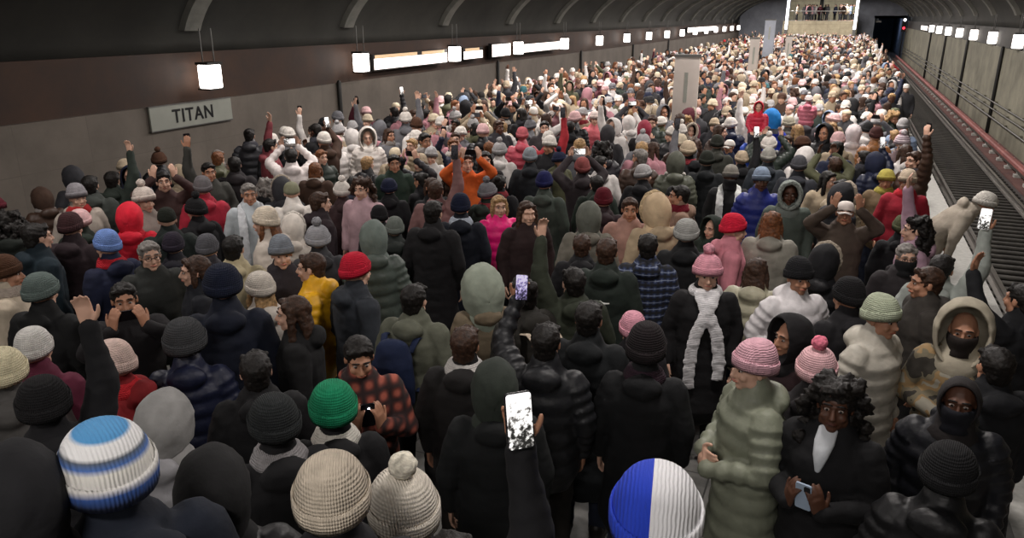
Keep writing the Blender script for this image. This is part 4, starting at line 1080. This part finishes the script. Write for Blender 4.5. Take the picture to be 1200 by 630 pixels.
# the nearest viewer with an arm and a bright phone raised into the picture (the head is below the frame)
d = ray(612, 492).normalized(); target = CAM + d * 2.05
pose = POSES['right_high']; o, c = pose['phone']; rzv = math.atan2(-d.x, d.y) + .35
offv = Matrix.Rotation(rzv, 3, 'Z') @ V((c[0], c[1], 0))
bx, by = target.x - offv.x, target.y - offv.y
z = target.z - c[2]
zs = floor_z(bx, by)
sc = (target.z - zs) / c[2]
person((bx, by, zs), rzv, sc, 'right_high', 'short', None, 'jacket', '131316', SK['m'], HR['k'], 'nearest person, only a black sleeve and a hand with a bright phone in view', 0, '', None,
       dict(label='large bright phone screen held up in the nearest hand', screen='phone picture bright'), '1a1a20')
NEARINFO = (bx, by, zs, sc)
# two small children lifted onto shoulders
def child(px, py, hz, ang, hat, hatc, coatc, label, ex=''):
    sc = .66; hl = head_matrix('sit').translation * sc
    d = ray(px, py); carrier = min(LANDS, key=lambda L: (L[0] - ex_c[0]) ** 2 + (L[1] - ex_c[1]) ** 2)
    x, y = carrier[0], carrier[1]; t = math.hypot(x, y) / math.hypot(d.x, d.y); p = CAM + d * t
    az = math.atan2(-p.x, p.y); rz = az - rad(ang)
    person((p.x, p.y, max(p.z - hl.z, 1.47 - .86 * sc)), rz, sc, 'sit', hat, hatc, 'puffer', coatc, SK['p'], HR['b'], label, 1, ex, None, None, '2a2a34', 'child', 'child')
ex_c = next((a, b) for a, b, l in LANDS if 'carrying the pink jacketed' in l)
child(947, 121, 2.0, 5, 'pombeanie', 'd8ccc8', 'b86878', 'small child in a dusty pink jacket and white bobble hat riding on shoulders', 'pom:d6ccc8')
ex_c = next((a, b) for a, b, l in LANDS if 'carrying a small child' in l)
child(889, 126, 2.0, 180, 'hood', 'c8283c', 'b82840', 'small child in a red hood lifted above the crowd')
ex_c2 = V((ex_c[0] + .15, ex_c[1] + .55, 0))
rt, mw = person((ex_c2.x, ex_c2.y, 0), .2, 1.1, 'down', 'bighood', '1f78c0', 'puffer', '2438a0', SK['p'], HR['b'], 'tall person in a bright cobalt blue hood behind the child in red', 1)
LANDS.append((ex_c2.x, ex_c2.y, 'tall person in a bright cobalt blue hood'))

# ---- the rest of the crowd, standing free between them
SHORT = {   # how a neighbour is called inside another label
 'striped sky': 'the striped hat', 'bright red hood': 'the red hood', 'hot pink': 'the hot pink jacket', 'bright yellow': 'the yellow jacket', 'wine red': 'the wine red beanie', 'scarlet': 'the scarlet beanie',
 'orange jacket raising': 'the orange jacket', 'very large white hood': 'the large white hood', 'mustard yellow': 'the mustard hat', 'plaid': 'the plaid shirt', 'white scarf hanging': 'the white scarf', 'indigo': 'the indigo beanie',
 'coral pink': 'the coral jacket', 'salmon': 'the salmon jacket', 'jacket with a dark red hood': 'the dark red hood', 'two black backs': 'the wide black coat', 'charcoal coat': 'the charcoal coat', 'cobalt': 'the cobalt blue hood', 'fluffy pale pink': 'the fluffy pink hood',
 'carrying the pink': 'the pink jacketed child', 'silvery': 'the silvery beanie', 'maroon coat raised': 'the maroon coated man', 'white cap with both': 'the man in the white cap', 'light blue beanie': 'the light blue beanie',
 'long white scarf': 'the grey haired man with a scarf', 'crimson': 'the crimson beanie', 'sandy hood': 'the sandy fur hood', 'royal blue jacket': 'the royal blue jacket', 'fur edged': 'the fur edged hood', 'leaning out': 'the leaning person', 'wide dark coat right': 'the wide dark coat',
 'dark green coat facing': 'the man in dark green', 'white bobble hat left': 'the white bobble hat', 'pink and grey striped': 'the striped bobble hat', 'slate grey': 'the slate grey coat', 'dull olive': 'the olive hood', 'bright green beanie': 'the green beanie', 'navy beanie and long': 'the tall navy coat'}
MARKS = []
for x, y, l in LANDS:
    for k, s in SHORT.items():
        if k in l: MARKS.append((x, y, s)); break
MARKS += [(-2.97, 16, 'the nearest beige totem'), (-3.2, 30.2, 'the narrow pale totem'), (XL + 3.2, 12.3, 'the station sign'), (XL + 3.2, 21, 'the longest light box'), (XL + 3.2, 32, 'the second long light box')]
rnd = random.Random(11)
def free(x, y, dmin):
    for a, b in GRID.get((int(x // 1), int(y // 1)), ()):
        if (a - x) ** 2 + (b - y) ** 2 < dmin * dmin: return False
    return True
GRID = {}
def gadd(x, y):
    for i in (-1, 0, 1):
        for j in (-1, 0, 1): GRID.setdefault((int(x // 1) + i, int(y // 1) + j), []).append((x, y))
for a, b in PLACED: gadd(a, b)
HOLES = [((-1.0, 4.4), 1.0), ((-.95, 3.6), .8), ((-.55, 5.2), .3)]
cand = []
GUARD = [V((x, y)) for x, y, l in LANDS if any(k in l for k in ('wide black coat', 'hooded charcoal', 'jacket with a dark red hood', 'slate grey', 'dark blue grey coat', 'hot pink', 'coral pink', 'long white scarf', 'tall broad', 'very large white', 'orange jacket raising', 'carrying', 'fluffy pale', 'sandy hood', 'dark green coat seen', 'bright red hood', 'both arms raised', 'mustard', 'royal blue jacket', 'silvery', 'salmon', 'dull olive', 'fur edged'))]
def guarded(x, y):
    for g in GUARD:
        f = g.normalized(); v = V((x, y)) - g; a = v.dot(f)
        if -1.35 < a < .1 and abs(v.dot(V((f.y, -f.x)))) < .36: return True
    return False
def inview(x, y, hz=1.6):
    q = proj((x, y, hz)); return q and -25 < q[0] < 1225 and q[1] < 640
for k in range(60000):
    y = rnd.uniform(1.0, 86); x = rnd.uniform(-8.85, 1.9)
    if rnd.random() > .35 + y / 120: pass
    if not inview(x, y): continue
    if any((x - h[0][0]) ** 2 + (y - h[0][1]) ** 2 < h[1] ** 2 for h in HOLES): continue
    if math.hypot(x, y) < 6.3 or x > (1.1 if y < 24 else 1.65): continue
    if guarded(x, y): continue
    if abs(x + 3.0) < .5 and (abs(y - 16) < .35 or abs(y - 30.2) < .35 or abs(y - 41) < .35): continue
    dm = .56 if y < 9 else (.50 if y < 30 else .56 if y < 45 else .66)
    if free(x, y, dm): gadd(x, y); cand.append((x, y))
cand.sort(key=lambda c: math.hypot(*c))
HATS_C = [('white', 'dcd6ce'), ('cream', 'cdbfa6'), ('pale pink', 'dcb4b4'), ('light grey', 'a6a4a4'), ('grey', '707074'), ('beige', 'b5a48c'), ('black', '18181a'), ('brown', '4c3224'), ('navy', '1a2038'), ('burgundy', '5a1c28'), ('teal', '2c5a60'), ('lilac', 'a898b8'), ('olive', '55583e'), ('red', 'b8242c'), ('mustard', 'b08c38')]
HW_FAR = [22, 12, 9, 12, 4, 8, 5, 2, 1, 1, .3, .5, 1, .4, .2]; HW_NEAR = [2, 1, 1, 2, 4, 2, 10, 4, 4, 2, 1, 0, 2, 0, 0]
COATS_C = [('black', '151518'), ('charcoal', '2c2c30'), ('dark blue', '1a2036'), ('dark green', '222c25'), ('brown', '3e2c22'), ('grey', '66666a'), ('beige', 'a0917a'), ('white', 'cfcac6'), ('dusty pink', 'a87880'), ('wine red', '50202a'), ('olive', '4c4d38'), ('light blue', '7888a0'), ('red', '9a2830')]
CW_FAR = [12, 8, 3, 2, 4, 6, 7, 9, 4, 1.5, 1.5, 1, .5]; CW_NEAR = [12, 7, 5, 4, 3, 2, 1, 0, 0, 1, 2, 0, 0]
HWORD = {'beanie': 'beanie', 'pombeanie': 'bobble hat', 'chunky': 'thick knit hat', 'hood': 'hood', 'furhood': 'fur edged hood', 'cap': 'cap'}
KWORD = {'jacket': 'jacket', 'puffer': 'quilted jacket', 'parka': 'coat', 'parka_long': 'long coat'}
used = set(); NIND = max(0, 296 - len(LIST) - 4); far = []
def relation(x, y):
    mx, my, s = min(MARKS, key=lambda m: (m[0] - x) ** 2 + (m[1] - y) ** 2)
    v = V((x - mx, y - my)); f = V((mx, my)).normalized() if my else V((0, 1)); r = V((f.y, -f.x))
    a, b = v.dot(f), v.dot(r); dist = v.length
    w = ('behind' if a > 0 else 'in front of') if abs(a) > abs(b) else ('right of' if b > 0 else 'left of')
    q = 'close ' if dist < 1.0 else ('' if dist < 2.5 else ('well ' if dist < 5 else 'far '))
    return (q + w + ' ' + s).strip()
n_ind = 0
for x, y in cand:
    near = y < 9; d = math.hypot(x, y)
    hw, cw = (HW_NEAR, CW_NEAR) if near else (HW_FAR, CW_FAR)
    for tries in range(60):
        hn, hc = rnd.choices(HATS_C, hw)[0]; cn, cc = rnd.choices(COATS_C, cw)[0]
        hat = rnd.choices(['beanie', 'pombeanie', 'chunky', 'hood', 'furhood', 'cap', 'short', 'long', 'bun', 'bob', 'curly'], [26, 9, 10, 8, 4, 3, 18, 9, 3, 6, 3])[0]
        kind = rnd.choices(['jacket', 'puffer', 'parka'], [4, 4, 3])[0]
        hair = rnd.choices('kblgr', [7, 7, 3, 1, 2])[0]; sk = rnd.choices('pmd', [7, 3, 1])[0]
        front = rnd.random() < (.25 if near else .5)
        ang = (180 if front else 0) + rnd.uniform(-50, 50)
        if near: pn = rnd.choices(['down', 'pocket'], [2, 1])[0]
        else: pn = rnd.choices(['down', 'pocket', 'down_l', 'down_r', 'both_up', 'right_high', 'left_high', 'front', 'right_up'], [7, 4, 3, 3, 2, 1.6, 1.2, 2, 1.5])[0]
        hairn = dict(k='black', b='brown', l='blond', g='grey', r='auburn')[hair]
        hd = (f"{hn} {HWORD[hat]}" if hat in HWORD and hat not in ('hood', 'furhood') else (f"{'fur edged hood up' if hat == 'furhood' else 'hood up'}" if hat in HWORD else f"{ {'short': 'short', 'long': 'long', 'bun': 'tied up', 'bob': 'chin length', 'curly': 'curly'}[hat]} {hairn} hair"))
        if hat in ('hood', 'furhood'): hc = cc
        pw = {'both_up': ', both arms raised', 'right_high': ', right arm raised', 'left_high': ', left arm raised', 'right_up': ', holding a phone up'}.get(pn, '')
        lab = f"person in {cn} {KWORD[kind]}, {hd}{pw}, {relation(x, y)}"
        if len(lab.split()) > 16: pw = pw.replace('both ', '').replace('holding a phone up', 'arm up'); lab = f"person, {cn} {KWORD[kind]}, {hd}{pw}, {relation(x, y)}"
        if lab not in used and len(lab.split()) <= 16: break
    used.add(lab)
    sc = rnd.uniform(.93, 1.05)
    if near: sc = rnd.uniform(.88, .97)
    az = math.atan2(-x, y); rz = az - rad(ang)
    if n_ind < NIND and y < 60:
        n_ind += 1
        ex = ('face' if front and d < 16 else '') + (' fur:a89c8c' if hat == 'furhood' else '') + (' scarf:' + rnd.choice(['8a8480', '3a3a40', 'c8c0b8', '7a2830']) if rnd.random() < .2 else '')
        ph = None
        if pn in ('both_up', 'right_high', 'right_up', 'left_high') and rnd.random() < .7: ph = dict(label='dark phone held up in the middle of the packed crowd', group='phones held up in the crowd', screen=rnd.choice(['phone picture dark', 'phone picture bright']))
        person((x, y, floor_z(x, y)), rz, sc, pn, hat, hc, kind, cc, SK[sk], HR[hair], lab, 0 if d < 7 else (1 if d < 16 else 2), ex, None, ph, rnd.choice(['1a1a20', '1c2230', '24211e']))
    else: far.append((x, y, 0, rz, sc, pn, hat, hc, kind, cc, SK[sk], HR[hair]))
# people climbing the far stairs and standing in the upper hall
for k in range(60):
    x = rnd.uniform(-8.6, 1.6); y = rnd.uniform(86, 91.2); far.append((x, y, 0, rnd.uniform(0, 6.28), 1, 'down', rnd.choice(['beanie', 'short', 'chunky']), rnd.choice(HATS_C)[1], 'jacket', rnd.choice(COATS_C)[1], SK['p'], HR['b']))
for k in range(26):
    x = rnd.uniform(-6, .2); y = rnd.uniform(93, 97); far.append((x, y, 3.06, rnd.uniform(0, 6.28), 1, 'down', 'short', '707070', 'jacket', rnd.choice(COATS_C)[1], SK['p'], HR['b']))
# everyone beyond the three hundred nearest: one object
def vc_mat():
    m, n, l, b = new_mat('clothes of the distant crowd'); b.inputs['Roughness'].default_value = .85
    a = N(n, 'ShaderNodeAttribute'); a.attribute_name = 'dye'; l.new(a.outputs['Color'], b.inputs['Base Color']); return m
def arr(me):
    me.calc_loop_triangles(); v = np.empty(len(me.vertices) * 3, 'f'); me.vertices.foreach_get('co', v)
    t = np.empty(len(me.loop_triangles) * 3, 'i'); me.loop_triangles.foreach_get('vertices', t); return v.reshape(-1, 3), t.reshape(-1, 3)
AR = {}
def carr(key, me):
    if key not in AR: AR[key] = arr(me)
    return AR[key]
def far_body(pn):
    return cached(('fb', pn), lambda: bake(body_mesh(pn, 2), [('DECIMATE', dict(ratio=.35))]))
def far_coat(pn, kind): return cached(('fc', pn, kind), lambda: bake(coat_mesh(pn, kind, 2), [('DECIMATE', dict(ratio=.35))]))
def far_hat(h): return cached(('fh', h), lambda: bake(hat_mesh(h, 2), [('DECIMATE', dict(ratio=.6))]))
VS, TS, CS = [], [], []; off = 0
for (x, y, z, rz, sc, pn, hat, hc, kind, cc, sk, hair) in far:
    if pn not in ('down', 'pocket', 'both_up', 'right_high'): pn = 'down'
    mw = Matrix.Translation((x, y, z)) @ Matrix.Rotation(rz, 4, 'Z') @ Matrix.Scale(sc, 4)
    parts = [(('fb', pn), far_body(pn), mw, sk), (('fc', pn, kind), far_coat(pn, kind), mw, cc), (('fl',), legs_mesh(False, 2), mw, '1c1c22')]
    hm = mw @ head_matrix(pn); base = {'pombeanie': 'chunky', 'furhood': 'hood'}.get(hat, hat)
    parts.append((('fh', base), far_hat(base), hm, hair if hat in ('short', 'long', 'curly', 'bun', 'bob') else hc))
    for key, me, mm, c in parts:
        v, t = carr(key, me); A = np.array(mm, 'f'); w = v @ A[:3, :3].T + A[:3, 3]
        VS.append(w); TS.append(t + off); off += len(w); CS.append(np.tile(np.array(col(c), 'f'), (len(w), 1)))
VS = np.concatenate(VS); TS = np.concatenate(TS); CS = np.concatenate(CS)
me = bpy.data.meshes.new('distant_crowd'); me.vertices.add(len(VS)); me.vertices.foreach_set('co', VS.ravel())
me.loops.add(TS.size); me.loops.foreach_set('vertex_index', TS.ravel().astype('i')); me.polygons.add(len(TS))
me.polygons.foreach_set('loop_start', np.arange(0, TS.size, 3, dtype='i')); me.update(calc_edges=True)
me.polygons.foreach_set('use_smooth', [True] * len(TS))
ca = me.color_attributes.new('dye', 'FLOAT_COLOR', 'POINT'); ca.data.foreach_set('color', CS.ravel()); me.materials.append(vc_mat())
tag(link('distant_crowd', me), 'hundreds of distant people packed down the platform to the far stairs', 'crowd', kind='stuff')
print('PEOPLE', len(LIST), n_ind, len(far), 'tris', len(TS), 'near', NEARINFO)

sc = bpy.context.scene
sc.view_settings.view_transform = 'Standard'; sc.view_settings.look = 'None'; sc.view_settings.gamma = 1; sc.view_settings.exposure = EXPO
sc.view_settings.use_curve_mapping = False
sc.cycles.use_denoising = True; sc.cycles.max_bounces = 5; sc.cycles.diffuse_bounces = 3; sc.cycles.glossy_bounces = 2
sc.cycles.sample_clamp_indirect = 4
